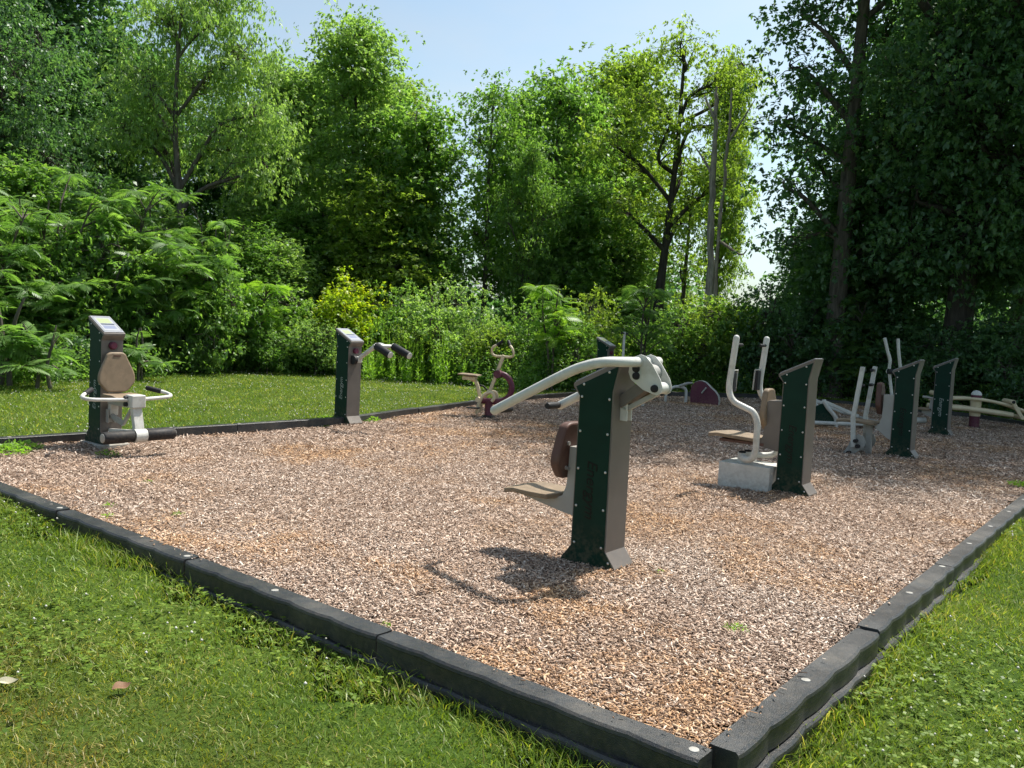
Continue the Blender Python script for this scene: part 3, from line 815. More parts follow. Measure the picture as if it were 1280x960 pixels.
# A: seated overhead press nearest the camera ------------------------------------------------
def machine_a():
    p = site(1.62, 1.88) + np.array([-0.062, -0.05, 0])
    t = thing('overhead_press_machine', 'nearest green pedestal machine with a long white bar swung over its top', 'exercise machine', tuple(p), TA, 'outdoor exercise machines')
    pedestal(t, 'inkdark', 1, True)
    seat_pad(t, 0.28, 0.68, 0.425, 0.36, 'tan', 0.032, slope=0.02)
    seat_bracket(t, 0.125, 0.74, 0.42, 0.56, 0, 0.13, 'grey')
    bk = back_pad(t, 0.225, 0.53, 0.89, 0.22, 0.34, 0.22, 'brown', 0.07, 0.02, False)
    for z in (0.60, 0.76):
        for y in (-0.08, 0.08): one('bolt', 'steel', bk, lambda m: m.cyl((0.20, y, z), (0.24, y, z), 0.013, 10))
    # arm out of the back of the post to the pivot plates
    one('support_arm', 'taupe', t, lambda m: m.bar((-0.115, 0, 1.045), (-0.33, 0, 1.205), 0.085, 0.07), 0.004)
    one('stop_bar', 'tan', t, lambda m: m.bar((-0.115, -0.06, 1.02), (-0.30, -0.06, 1.13), 0.03, 0.03), 0.003)
    pl = [(-0.215, 1.335), (-0.195, 1.30), (-0.185, 1.245), (-0.205, 1.20), (-0.29, 1.145), (-0.345, 1.128), (-0.385, 1.118), (-0.415, 1.135), (-0.422, 1.165), (-0.405, 1.215), (-0.345, 1.30), (-0.30, 1.345), (-0.262, 1.355)]
    for y in (0.058, -0.058):
        q = one('pivot_plate', 'white', t, lambda m: m.prism(pl, y - 0.004, y + 0.004), 0.002)
        for x, z in ((-0.240, 1.268), (-0.243, 1.224), (-0.372, 1.158)):
            s = 1 if y > 0 else -1
            one('bolt', 'black', q, lambda m: m.tube([(x, y + s * 0.003, z), (x, y + s * 0.018, z), (x, y + s * 0.022, z)], [0.024, 0.022, 0.014], 14))
    one('pivot_sleeve', 'white', t, lambda m: m.cyl((-0.375, -0.053, 1.16), (-0.375, 0.053, 1.16), 0.036, 18))
    one('counterweight', 'grey', t, lambda m: m.cyl((-0.30, -0.053, 1.245), (-0.30, 0.053, 1.245), 0.052, 20))
    one('link_bar', 'grey', t, lambda m: m.bar((-0.15, 0.0, 1.01), (-0.365, 0.0, 1.13), 0.028, 0.03), 0.003)
    br = one('link_bracket', 'white', t, lambda m: (m.box((-0.150, 0.026, 1.00), (0.05, 0.008, 0.12)), m.box((-0.150, -0.026, 1.00), (0.05, 0.008, 0.12)), m.box((-0.131, 0, 1.00), (0.010, 0.05, 0.12))), 0.001)
    one('bolt', 'steel', br, lambda m: m.cyl((-0.158, -0.036, 1.015), (-0.158, 0.036, 1.015), 0.009, 10))
    path = [(0.60, 0.36, 0.945), (0.36, 0.36, 1.070), (0.06, 0.36, 1.222), (-0.07, 0.352, 1.275), (-0.17, 0.31, 1.303), (-0.235, 0.20, 1.308), (-0.250, 0.08, 1.308), (-0.250, -0.08, 1.308), (-0.235, -0.20, 1.308), (-0.17, -0.31, 1.303), (-0.07, -0.352, 1.275), (0.06, -0.36, 1.222), (0.36, -0.36, 1.070), (0.60, -0.36, 0.945)]
    hb = one('handlebar', 'white', t, lambda m: m.tube(path, 0.030, 18, smooth=4, round_end=True))
    for s in (1, -1):
        one('hand_grip', 'black', hb, lambda m: m.tube([(0.595, s * 0.345, 0.948), (0.595, s * 0.32, 0.948), (0.595, s * 0.21, 0.948), (0.595, s * 0.20, 0.948)], [0.019, 0.024, 0.024, 0.020], 14))
    return t


machine_a()


# B: leg extension ------------------------------------------------------------------------------
def machine_b():
    p = site(7.72, 1.66, 0.045)
    t = thing('leg_extension_machine', 'green pedestal machine at the left with tan backrest, white leg frame and black foam roller', 'exercise machine', tuple(p), TBK, 'outdoor exercise machines')
    pedestal(t, 'inkpale', -1, False, knob=True)
    one('footing', 'concrete', t, lambda m: m.prism([(-0.235, -0.16), (-0.23, -0.004), (0.23, -0.004), (0.235, -0.16)], -0.16, 0.16), 0.012)
    one('mast', 'white', t, lambda m: m.bar((0.155, 0, 0.30), (0.19, 0, 0.72), 0.085, 0.06), 0.004)
    back_pad(t, 0.21, 0.545, 0.955, 0.24, 0.385, 0.21, 'tan', 0.045, 0.03)
    seat_pad(t, 0.20, 0.54, 0.535, 0.34, 'tan', 0.03)
    one('seat_beam', 'grey', t, lambda m: m.box((0.36, 0, 0.455), (0.45, 0.10, 0.08)), 0.006)
    bx = one('pivot_box', 'white', t, lambda m: m.box((0.615, 0, 0.485), (0.14, 0.15, 0.13)), 0.012)
    for z in (0.52, 0.455):
        one('bolt', 'black', bx, lambda m: m.cyl((0.59, -0.074, z), (0.59, -0.105, z), 0.022, 12))
    for s in (1, -1):
        h = one('side_handle', 'white', t, lambda m: m.tube([(0.60, s * 0.07, 0.50), (0.56, s * 0.30, 0.505), (0.54, s * 0.40, 0.510), (0.49, s * 0.452, 0.518), (0.43, s * 0.445, 0.535), (0.385, s * 0.395, 0.555)], 0.019, 14, smooth=4))
        one('hand_grip', 'black', h, lambda m: m.tube([(0.388, s * 0.40, 0.553), (0.30, s * 0.295, 0.585), (0.29, s * 0.283, 0.588)], [0.026, 0.026, 0.018], 14))
    lg = one('swing_leg', 'white', t, lambda m: (m.bar((0.62, 0, 0.44), (0.70, 0, 0.15), 0.10, 0.055)), 0.006)
    one('hub', 'white', lg, lambda m: m.cyl((0.705, -0.06, 0.145), (0.705, 0.06, 0.145), 0.068, 24))
    for s in (1, -1):
        f = foam(t, (0.705, s * 0.062, 0.145), (0.705, s * 0.37, 0.145), 0.060)
        end_cap(f, (0.705, s * 0.37, 0.145), (0, s, 0), 0.045, 'grey')
    one('lower_beam', 'white', t, lambda m: m.bar((0.16, -0.02, 0.13), (0.62, -0.02, 0.17), 0.05, 0.05), 0.004)
    one('link_bar', 'grey', t, lambda m: (m.bar((0.15, -0.02, 0.30), (0.42, -0.02, 0.235), 0.03, 0.05), m.bar((0.42, -0.02, 0.235), (0.60, -0.02, 0.42), 0.03, 0.03)), 0.003)
    one('link_bracket', 'grey', t, lambda m: (m.box((0.155, -0.055, 0.29), (0.06, 0.01, 0.14)), m.box((0.155, 0.015, 0.29), (0.06, 0.01, 0.14)), m.box((0.131, -0.02, 0.29), (0.012, 0.06, 0.14))), 0.001)
    return t


machine_b()


# F: roller arm machine -----------------------------------------------------------------------------
def machine_f():
    p = site(7.89, 5.12)
    t = thing('roller_arm_machine', 'green pedestal with a white arm holding two black rollers, standing before the lawn', 'exercise machine', tuple(p), TBK, 'outdoor exercise machines')
    pedestal(t, 'inkpale', -1, False, knob=True)
    one('pivot_disc', 'black', t, lambda m: m.tube([(0.11, -0.10, 0.90), (0.15, -0.10, 0.90)], 0.062, 20) if False else m.cyl((0.165, -0.075, 0.90), (0.165, -0.035, 0.90), 0.062, 20))
    one('pivot_box', 'white', t, lambda m: m.box((0.17, 0.015, 0.905), (0.09, 0.085, 0.085)), 0.008)
    one('swing_arm', 'white', t, lambda m: m.tube([(0.18, 0.015, 0.915), (0.36, 0.015, 1.02), (0.52, 0.015, 1.112), (0.60, 0.015, 1.128), (0.68, 0.02, 1.11)], 0.030, 14, smooth=4))
    one('cross_tube', 'white', t, lambda m: m.cyl((0.66, -0.16, 1.115), (0.70, 0.17, 1.115), 0.026, 14))
    for (a, b) in (((0.665, -0.115, 1.115), (0.935, -0.115, 1.015)), ((0.715, 0.15, 1.115), (1.02, 0.15, 1.01))):
        f = foam(t, a, b, 0.050)
        d = np.array(b) - np.array(a); d = d / np.linalg.norm(d)
        end_cap(f, b, d, 0.043, 'white'); end_cap(f, a, -d, 0.04, 'white', 0.02)
    return t


machine_f()


# C: chest press ------------------------------------------------------------------------------------
def machine_c():
    p = site(1.69, 5.336)
    t = thing('chest_press_machine', 'green pedestal machine with two tall bent white handle tubes and a white footing box', 'exercise machine', tuple(p), TA, 'outdoor exercise machines')
    pedestal(t, 'inkdark', 1, True)
    one('footing_box', 'white', t, lambda m: m.box((0.42, 0, 0.11), (0.52, 0.40, 0.28)), 0.006)
    seat_pad(t, 0.32, 0.86, 0.51, 0.38, 'tan', 0.035, slope=0.05)
    one('seat_rail', 'brown', t, lambda m: m.box((0.50, 0, 0.455), (0.46, 0.24, 0.03)), 0.006)
    one('seat_bracket', 'taupe', t, lambda m: m.prism([(0.105, 0.40), (0.33, 0.44), (0.28, 0.56), (0.27, 0.87), (0.245, 0.89), (0.105, 0.89)], -0.06, 0.115), 0.006)
    back_pad(t, 0.25, 0.60, 0.995, 0.20, 0.33, 0.19, 'tan', 0.06, -0.02, False)
    for s, ky in ((1, 1.04), (-1, 1.36)):
        path = [(0.53, s * .31, 1.47), (0.55, s * .31, 1.25), (0.57, s * .31, 1.02), (0.555, s * .31, 0.92), (0.50, s * .31, 0.855), (0.40, s * .31, 0.815), (0.31, s * .31, 0.775), (0.265, s * .31, 0.68), (0.262, s * .31, 0.52), (0.27, s * .305, 0.40), (0.315, s * .28, 0.325), (0.40, s * .22, 0.305), (0.46, s * .15, 0.315)]
        path = [(a, b * (ky if c > 0.5 else 1), c) for a, b, c in path]
        h = one('handle_tube', 'white', t, lambda m: m.tube(path, 0.030, 18, smooth=4, round_end=True))
        one('hand_grip', 'black', h, lambda m: m.tube([(0.53, s * (.31 * ky - 0.020), 1.405), (0.53, s * (.31 * ky - 0.140), 1.405), (0.53, s * (.31 * ky - 0.155), 1.405)], [0.014, 0.016, 0.012], 12))
        fr = one('grip_loop', 'grey', h, lambda m: m.tube([(0.56, s * (.31 * ky - 0.020), 1.155), (0.56, s * (.31 * ky - 0.140), 1.155), (0.565, s * (.31 * ky - 0.160), 1.14), (0.575, s * (.31 * ky - 0.160), 0.95)], 0.007, 8, smooth=3))
        one('hand_grip', 'black', fr, lambda m: m.box((0.567, s * (.31 * ky - 0.075), 1.045), (0.035, 0.085, 0.20)), 0.010)
    for y in (-0.07, 0.07):
        st = one('socket', 'white', t, lambda m: m.cyl((0.50, y, 0.25), (0.50, y, 0.345), 0.042, 18))
        one('plug', 'black', st, lambda m: m.tube([(0.50, y, 0.344), (0.50, y, 0.357), (0.50, y, 0.362)], [0.036, 0.034, 0.02], 16))
    return t


machine_c()


# D: rowing style press ------------------------------------------------------------------------------
def machine_d():
    p = site(1.70, 9.32, -0.02)
    t = thing('lever_press_machine', 'green pedestal machine with brown backrest and two slanted flat white levers on pivot plates', 'exercise machine', tuple(p), TA, 'outdoor exercise machines')
    pedestal(t, 'inkdark', 1, True)
    seat_pad(t, 0.30, 0.86, 0.445, 0.38, 'tan', 0.035, slope=0.03)
    back_pad(t, 0.27, 0.56, 0.98, 0.17, 0.28, 0.16, 'brown', 0.07, -0.03, False)
    one('seat_bracket', 'grey', t, lambda m: m.prism([(0.105, 0.22), (0.19, 0.26), (0.33, 0.37), (0.36, 0.415), (0.29, 0.43), (0.262, 0.52), (0.255, 0.83), (0.105, 0.83)], -0.06, 0.10), 0.006)
    one('seat_post', 'grey', t, lambda m: m.bar((0.42, 0, -0.02), (0.44, 0, 0.41), 0.07, 0.07), 0.005)
    for s in (1, -1):
        h = one('lever', 'white', t, lambda m: (m.bar((0.545, s * .28, 0.10), (0.575, s * .28, 0.50), 0.045, 0.055), m.bar((0.575, s * .28, 0.49), (0.50, s * .28, 1.18), 0.045, 0.055)), 0.004)
        for z in (1.13, 0.93):
            one('hand_grip', 'black', h, lambda m: m.tube([(0.51, s * .26, z), (0.51, s * .15, z), (0.51, s * .14, z)], [0.02, 0.022, 0.014], 12))
        q = one('pivot_plate', 'grey', t, lambda m: m.prism([(0.70, -0.02), (0.58, -0.02), (0.42, 0.10), (0.40, 0.17), (0.43, 0.25), (0.50, 0.28), (0.57, 0.25), (0.63, 0.10)], s * .235 - 0.006, s * .235 + 0.006), 0.002)
        for x, z in ((0.52, 0.19), (0.49, 0.12), (0.60, 0.02)):
            one('bolt', 'black', q, lambda m: m.cyl((x, s * .24, z), (x, s * .315, z), 0.026, 12))
    one('base_bar', 'grey', t, lambda m: m.bar((0.50, -0.24, 0.11), (0.50, 0.24, 0.11), 0.05, 0.05), 0.004)
    return t


machine_d()


# E: plain pedestal in the shade
def machine_e():
    p = site(1.99, 12.886, -0.02)
    t = thing('pedestal_machine', 'green pedestal standing in the shade beside the cream pivot station', 'exercise machine', tuple(p), TA, 'outdoor exercise machines')
    pedestal(t, 'inkpale', 1, True)
    one('footing', 'concrete', t, lambda m: m.box((0.0, 0, -0.02), (0.46, 0.30, 0.06)), 0.01)
    one('seat_bracket', 'grey', t, lambda m: m.prism([(0.105, 0.28), (0.30, 0.38), (0.30, 0.42), (0.20, 0.42), (0.18, 0.62), (0.105, 0.62)], -0.05, 0.05), 0.005)
    seat_pad(t, 0.16, 0.44, 0.455, 0.30, 'tan', 0.03)
    one('hand_grip', 'grey', t, lambda m: m.tube([(0.12, 0.03, 0.62), (0.24, 0.05, 0.64), (0.30, 0.05, 0.64)], 0.022, 12))
    return t


machine_e()


# G: exercise bike -----------------------------------------------------------------------------------
def machine_g():
    t = thing('exercise_bike', 'cream and maroon outdoor exercise bike with a curved maroon frame', 'exercise bike', (-0.35, 13.53, 0), R(-12), 'outdoor exercise machines')
    one('base_post', 'maroon', t, lambda m: (m.cyl((0, 0, 0.0), (0, 0, 0.27), 0.062, 20)))
    one('base_flange', 'black', t, lambda m: m.tube([(0, 0, -0.02), (0, 0, 0.025), (0, 0, 0.04)], [0.12, 0.115, 0.07], 20))
    arc = [(-0.14, 0, 0.265), (0.0, 0, 0.262), (0.12, 0, 0.262), (0.24, 0, 0.29), (0.33, 0, 0.38), (0.355, 0, 0.50), (0.32, 0, 0.61), (0.24, 0, 0.685), (0.15, 0, 0.705)]
    one('main_frame', 'maroon', t, lambda m: m.tube(arc, 0.047, 16, smooth=4, round_end=True))
    one('clamp', 'maroon', t, lambda m: m.cyl((0.13, -0.075, 0.70), (0.13, 0.075, 0.70), 0.062, 18))
    up = one('handle_post', 'cream', t, lambda m: m.bar((0.00, 0, 0.40), (0.205, 0, 1.0), 0.055, 0.05), 0.005)
    hb = one('handlebar', 'cream', t, lambda m: m.tube([(0.20, -0.10, 1.17), (0.155, -0.185, 1.11), (0.175, -0.20, 1.02), (0.19, -0.14, 0.98), (0.20, 0, 0.98), (0.19, 0.14, 0.98), (0.175, 0.20, 1.02), (0.155, 0.185, 1.11), (0.20, 0.10, 1.17)], 0.019, 12, smooth=4))
    hb.rotation_euler = (0, 0, R(70)); hb.location = (0.20 - 0.20 * math.cos(R(70)), -0.20 * math.sin(R(70)), 0)
    for s in (1, -1):
        one('hand_grip', 'black', hb, lambda m: m.tube([(0.185, s * 0.125, 1.152), (0.24, s * 0.05, 1.225)], 0.024, 12))
    one('seat', 'tan', t, lambda m: m.prism([(-0.50, 0.655), (-0.50, 0.68), (-0.20, 0.67), (-0.16, 0.655), (-0.20, 0.645)], -0.14, 0.14), 0.012)
    one('seat_base', 'cream', t, lambda m: m.box((-0.33, 0, 0.61), (0.22, 0.14, 0.06)), 0.012)
    one('seat_post', 'cream', t, lambda m: m.tube([(-0.32, 0, 0.60), (-0.24, 0, 0.57), (-0.19, 0, 0.47), (-0.14, 0, 0.28)], 0.032, 12, smooth=3))
    one('chain_arm', 'black', t, lambda m: m.tube([(-0.17, 0.03, 0.50), (-0.11, 0.03, 0.49), (-0.04, 0.03, 0.43)], 0.014, 8, smooth=3))
    for s in (1, -1):
        c = one('crank', 'cream', t, lambda m: m.tube([(-0.17, s * .10, 0.06), (-0.145, s * .10, 0.20), (-0.08, s * .10, 0.34), (0.0, s * .10, 0.40), (0.075, s * .10, 0.40), (0.105, s * .10, 0.33), (0.07, s * .10, 0.27)], 0.026, 12, smooth=4))
        one('pedal', 'black', c, lambda m: m.box((-0.20 if s < 0 else 0.16, s * .20, 0.16), (0.20, 0.11, 0.022)), 0.006)
        one('hub', 'cream', c, lambda m: m.cyl((-0.155, s * 0.05, 0.285), (-0.155, s * 0.13, 0.285), 0.042, 14))
    return t


machine_g()


# H: pedestal with T handle hidden behind A --------------------------------------------------------
def machine_h():
    q = at(757, 440, 17.3)
    t = thing('twin_handle_machine', 'green pedestal with a thin pole and black cross handle, half hidden behind the nearest machine', 'exercise machine', (q[0], q[1], 0), TBK, 'outdoor exercise machines')
    pedestal(t, None, -1, False, knob=True)
    po = one('pole', 'white', t, lambda m: m.cyl((0.40, 0.02, 0.0), (0.40, 0.02, 1.45), 0.026, 14))
    one('cross_handle', 'black', po, lambda m: m.cyl((0.40, -0.10, 1.42), (0.40, 0.14, 1.42), 0.017, 10))
    one('foot_rail', 'white', t, lambda m: m.bar((0.12, 0.02, 0.10), (0.85, 0.10, 0.10), 0.06, 0.05), 0.005)
    one('foot_post', 'white', t, lambda m: m.bar((0.86, 0.10, 0.0), (0.86, 0.10, 0.34), 0.05, 0.05), 0.005)
    one('foot_plate', 'white', t, lambda m: m.box((0.88, 0.10, 0.37), (0.16, 0.22, 0.05)), 0.006)
    return t


machine_h()


# I: low bent pipe stand -----------------------------------------------------------------------------
def machine_i():
    q = at(857, 502, 18.3)
    t = thing('push_up_bar', 'low bent white pipe bar beside the maroon panel', 'exercise bar', (q[0], q[1], 0), R(10), 'outdoor exercise machines')
    one('bent_pipe', 'white', t, lambda m: m.tube([(0, 0, -0.03), (0, 0, 0.20), (-0.02, 0.0, 0.29), (-0.10, 0.0, 0.335), (-0.24, 0.02, 0.34)], 0.032, 14, smooth=4))
    one('leg', 'white', t, lambda m: m.tube([(-0.24, 0.02, 0.34), (-0.38, 0.03, 0.27), (-0.44, 0.03, 0.12), (-0.44, 0.03, -0.03)], 0.030, 14, smooth=4))
    one('hand_grip', 'grey', t, lambda m: m.tube([(-0.16, -0.02, 0.36), (-0.02, -0.12, 0.43), (0.07, -0.16, 0.44)], [0.03, 0.028, 0.014], 10))
    return t


machine_i()


# J: maroon teardrop panel -----------------------------------------------------------------------------
def machine_j():
    q = at(882, 503, 18.2)
    t = thing('wheel_panel', 'thick maroon rounded panel with a white rim and a small crank', 'exercise panel', (q[0], q[1], 0), R(-24), 'outdoor exercise machines')
    pr = [(-0.30, -0.03), (-0.315, 0.10), (-0.315, 0.26)]
    pr += [(-0.115 + 0.20 * math.cos(a), 0.29 + 0.20 * math.sin(a)) for a in np.linspace(R(170), R(48), 12)]
    pr += [(0.10, 0.36), (0.19, 0.29), (0.26, 0.20), (0.285, 0.10), (0.28, -0.03)]
    one('board', 'maroon', t, lambda m: m.prism(pr, -0.086, -0.07))
    one('rim', 'white', t, lambda m: m.prism([(x * 1.012, z + 0.004) for x, z in pr], -0.0695, 0.10), 0.004)
    one('back_board', 'maroon', t, lambda m: m.prism(pr, 0.1005, 0.115))
    c = one('crank', 'grey', t, lambda m: m.tube([(-0.07, -0.085, 0.24), (-0.07, -0.115, 0.24), (0.0, -0.12, 0.34), (0.015, -0.15, 0.355)], 0.018, 10))
    return t


machine_j()


# K: sit-up bench -----------------------------------------------------------------------------------
def machine_k():
    q = at(1018, 528, 14.9)
    t = thing('sit_up_bench', 'white tube bench with a green side board, sloping down in the shade', 'exercise bench', (q[0], q[1], 0), R(6), 'outdoor exercise machines')
    for y in (-0.22, 0.22):
        one('side_board', 'green', t, lambda m: m.prism([(-0.22, 0.03), (-0.20, 0.30), (0.0, 0.40), (0.05, 0.40), (0.13, 0.27), (0.27, 0.20), (0.29, 0.03)], y - 0.01, y + 0.01), 0.003)
        one('leg', 'white', t, lambda m: m.tube([(0.02, y - 0.02, 0.46), (0.10, y - 0.02, 0.34), (0.22, y - 0.02, 0.22), (0.27, y - 0.02, 0.13), (0.28, y - 0.02, -0.03)], 0.035, 14, smooth=4))
        one('side_rail', 'white', t, lambda m: m.bar((0.0, y - 0.02, 0.45), (0.66, y - 0.02, 0.21), 0.05, 0.055), 0.006)
        one('floor_rail', 'white', t, lambda m: m.tube([(-0.3, y - 0.02, 0.07), (0.66, y - 0.02, 0.07), (1.15, y - 0.02, 0.10)], 0.035, 14))
    one('bench_board', 'grey', t, lambda m: m.bar((0.60, 0, 0.22), (1.25, 0, 0.09), 0.36, 0.03), 0.006)
    return t


machine_k()


# L: air walker behind D -----------------------------------------------------------------------------
def machine_l():
    q = at(1117, 534, 14.4)
    t = thing('air_walker', 'white walking machine with two bent upright handles, behind the lever press', 'exercise machine', (q[0], q[1], 0), R(8), 'outdoor exercise machines')
    one('ground_post', 'white', t, lambda m: m.cyl((0.10, 0, -0.02), (0.10, 0, 1.02), 0.05, 18))
    one('axle', 'white', t, lambda m: m.cyl((-0.20, 0, 1.02), (0.25, 0, 1.02), 0.035, 14))
    one('base_tube', 'white', t, lambda m: m.cyl((0.10, 0, 0.22), (0.56, 0, 0.22), 0.05, 18))
    for x, tx in ((-0.19, -0.145), (0.02, -0.06)):
        a = one('swing_arm', 'white', t, lambda m: m.tube([(x - 0.10 if x < 0 else x - 0.07, 0, 1.57), (x - 0.03 if x < 0 else x - 0.04, 0, 1.36), (x + 0.03 if x < 0 else x - 0.01, 0.0, 1.20), (x + 0.03, 0, 1.02), (x + 0.10, -0.02, 0.60), (x + 0.13, -0.02, 0.20)], 0.026, 12, smooth=4))
        one('bearing', 'black', a, lambda m: m.cyl((x - 0.02, -0.05, 1.02), (x + 0.07, -0.05, 1.02), 0.045, 14))
        one('foot_plate', 'black', a, lambda m: m.box((x + 0.14, -0.06, 0.18), (0.11, 0.30, 0.03)), 0.006)
    return t


machine_l()


# M: pivot station ------------------------------------------------------------------------------------
def machine_m():
    q = at(1217, 535, 15.9)
    t = thing('pivot_station', 'cream leg press station of arched beams on a maroon banded post', 'exercise machine', (q[0], q[1], 0), R(-10), 'outdoor exercise machines')
    one('post_base', 'maroon', t, lambda m: m.cyl((0, 0, -0.02), (0, 0, 0.22), 0.088, 24))
    for a in (0, 1, 2, 3):
        one('foot', 'black', t, lambda m: m.box((0.10 * math.cos(a * 1.57 + .6), 0.10 * math.sin(a * 1.57 + .6), 0.012), (0.08, 0.06, 0.02)), 0.003)
    one('post', 'cream', t, lambda m: m.cyl((0, 0, 0.222), (0, 0, 0.53), 0.092, 24))
    one('post_band', 'maroon', t, lambda m: m.cyl((0, 0, 0.532), (0, 0, 0.61), 0.089, 24))
    one('post_cap', 'white', t, lambda m: m.tube([(0, 0, 0.612), (0, 0, 0.635), (0, 0, 0.665), (0, 0, 0.69), (0, 0, 0.70)], [0.092, 0.090, 0.075, 0.045, 0.01], 24))
    for y in (-0.125, 0.125):
        one('arched_beam', 'cream', t, lambda m: m.tube([(-0.78, y, 0.47), (-0.40, y, 0.53), (0, y, 0.54), (0.40, y, 0.49), (0.72, y, 0.40), (1.0, y, 0.30)], 0.028, 12, smooth=3))
        one('lower_beam', 'cream', t, lambda m: m.tube([(-0.80, y * 1.05, 0.36), (-0.20, y * 1.05, 0.36), (0.60, y * 1.05, 0.29)], 0.045, 14))
    for (x, z, dz) in ((0.56, 0.53, -0.27), (-0.72, 0.60, -0.25)):
        c = one('end_link', 'cream', t, lambda m: (m.bar((x, -0.19, z), (x + 0.17, -0.19, z + dz), 0.05, 0.06)), 0.006)
        one('cross_tube', 'cream', c, lambda m: m.cyl((x, -0.22, z), (x, 0.22, z), 0.042, 14))
        one('step_bar', 'cream', c, lambda m: m.cyl((x + 0.17, -0.24, z + dz), (x + 0.17, 0.24, z + dz), 0.036, 14))
        one('end_cap', 'black', c, lambda m: m.cyl((x, -0.222, z), (x, -0.228, z), 0.030, 14))
    return t


machine_m()

# ------------------------------------------------------------------ vegetation
rnd = np.random.RandomState(77)


def unit(v): return v / (np.linalg.norm(v, axis=-1, keepdims=True) + 1e-9)


def leaves_from(rs, P, clump, ctr, L, W, droop=0.35, spread=1.0, var_c=None, fan=1):
    """one folded leaf per point; the clump centre gives the outward direction; fan > 1: that many leaves share a twig tip"""
    n = len(P); g = (n + fan - 1) // fan
    share = lambda a: np.repeat(a, fan, 0)[:n]
    if fan > 1:
        P = share(P[::fan]) + rs.normal(0, L * 0.22, (n, 3)); clump = share(clump[::fan]); ctr = share(ctr[::fan])
    out = unit(P - ctr)
    d = unit(out * 0.6 * spread + share(rs.normal(0, 0.42, (g, 3))) + rs.normal(0, 0.48, (n, 3)) + np.array([0, 0, -droop]))
    up = unit(np.array([0, 0, 1.0]) + share(rs.normal(0, 0.40, (g, 3))) + rs.normal(0, 0.18, (n, 3)))
    s = unit(np.cross(d, up)); nn = np.cross(s, d)
    l = (L * rs.uniform(0.55, 1.3, n))[:, None]; w = (W * rs.uniform(0.7, 1.25, n))[:, None]
    V = np.stack([P, P + d * l * .45 + s * w * .5 + nn * w * .16, P + d * l - nn * w * 0.15, P + d * l * .45 - s * w * .5 + nn * w * .16], 1).reshape(-1, 3)
    Q = np.arange(4 * n).reshape(n, 4)
    var = np.clip(0.5 + (var_c[clump] if var_c is not None else 0) + share(rs.normal(0, 0.13, g)) + rs.normal(0, 0.10, n), 0, 1)
    return V, Q, var


def gen_tree(seed, trunk, r0, blobs, clumps, per, L, W, droop=0.35, cs=(0.45, 0.45, 0.28), sub=6, limb_r=0.35, twig=True, bark=None, leaf='mid', shell=0.35, limb_from=0.22):
    """trunk polyline, crown lobes (cx,cy,cz,rx,ry,rz) filled with leaf clumps carried on twigs"""
    rs = np.random.RandomState(seed)
    T, tr = catmull(np.array(trunk, float), np.linspace(1, 0.18, len(trunk)) * r0, 4)
    tr[0] *= 1.35; tr[1] *= 1.1
    wood = MB(); wood.tube(T, tr, 9, cap=False)
    H = T[-1][2]
    vol = np.array([b[3] * b[4] * b[5] for b in blobs]) ** 0.75; vol = vol / vol.sum()
    Pc = []; ctrs = []
    for b, fr in zip(blobs, vol):
        c = np.array(b[:3]); rad = np.array(b[3:6])
        zs = max(limb_from * H, c[2] - 0.75 * np.hypot(c[0], c[1]) - rad[2] * 0.55)
        i = int(np.argmin(np.abs(T[:, 2] - zs))); a = T[i]
        mid = (a + c) / 2 + rs.normal(0, 0.12, 3) * np.linalg.norm(c - a) + np.array([0, 0, 0.10 * np.linalg.norm(c - a)])
        e = c + np.array([0, 0, rad[2] * 0.5])
        P, pr = catmull(np.array([a, mid, c, e]), np.array([max(0.02, min(tr[i] * 0.75, limb_r * r0)), limb_r * r0 * 0.62, limb_r * r0 * 0.35, 0.012]), 5)
        wood.tube(P, pr, 6, cap=False)
        k = max(3, int(round(fr * clumps)))
        q = unit(rs.normal(0, 1, (k, 3))) * (rs.rand(k, 1) ** shell)
        q = c + q * rad * (1 + rs.normal(0, 0.10, (k, 1)))
        Pc.append(q)
        if twig:
            for j in range(k):
                s = P[rs.randint(len(P) // 4, len(P))]
                g = q[j]; m = (s + g) / 2 + rs.normal(0, 0.08, 3) * np.linalg.norm(g - s) + np.array([0, 0, 0.06])
                wood.tube([s, m, g], [0.020, 0.011, 0.004], 4, cap=False)
    Pc = np.concatenate(Pc)
    # every clump is a spray of smaller tufts, flat on top
    kk = len(Pc); Pc = np.repeat(Pc, 3, 0) + rs.normal(0, 1, (3 * kk, 3)) * np.array(cs) * np.array([1.0, 1.0, 0.9]); k = len(Pc)
    per = int(per / 3); cs = np.array(cs) * np.array([0.54, 0.54, 0.32])
    sc = rs.uniform(0.65, 1.3, (k, 1))
    n = k * per
    idx = np.repeat(np.arange(k), per)
    X = Pc[idx] + rs.normal(0, 1, (n, 3)) * np.array(cs) * sc[idx]
    X[:, 2] -= 0.10 * ((X[:, :2] - Pc[idx][:, :2]) ** 2).sum(1) / (cs[0] ** 2) * cs[0]
    X[:, 2] = np.maximum(X[:, 2], 0.03 + 0.12 * rs.rand(n))
    V, Q, var = leaves_from(rs, X, idx, Pc[idx], L, W, droop, var_c=rs.normal(0, 0.10, k) + np.repeat(rs.normal(0, 0.14, kk), 3), fan=5)
    tm = wood_mesh(wood, bark or BARK); print('leaves', seed, len(Q))
    cm = fast_mesh('crown', V, Q, None, var, [LEAF[leaf] if isinstance(leaf, str) else leaf])
    return tm, cm


def wood_mesh(mb, mat):
    me = bpy.data.meshes.new('trunk'); me.from_pydata(mb.v, [], mb.f); me.materials.append(mat)
    me.polygons.foreach_set('use_smooth', np.ones(len(mb.f), bool)); me.update()
    return me


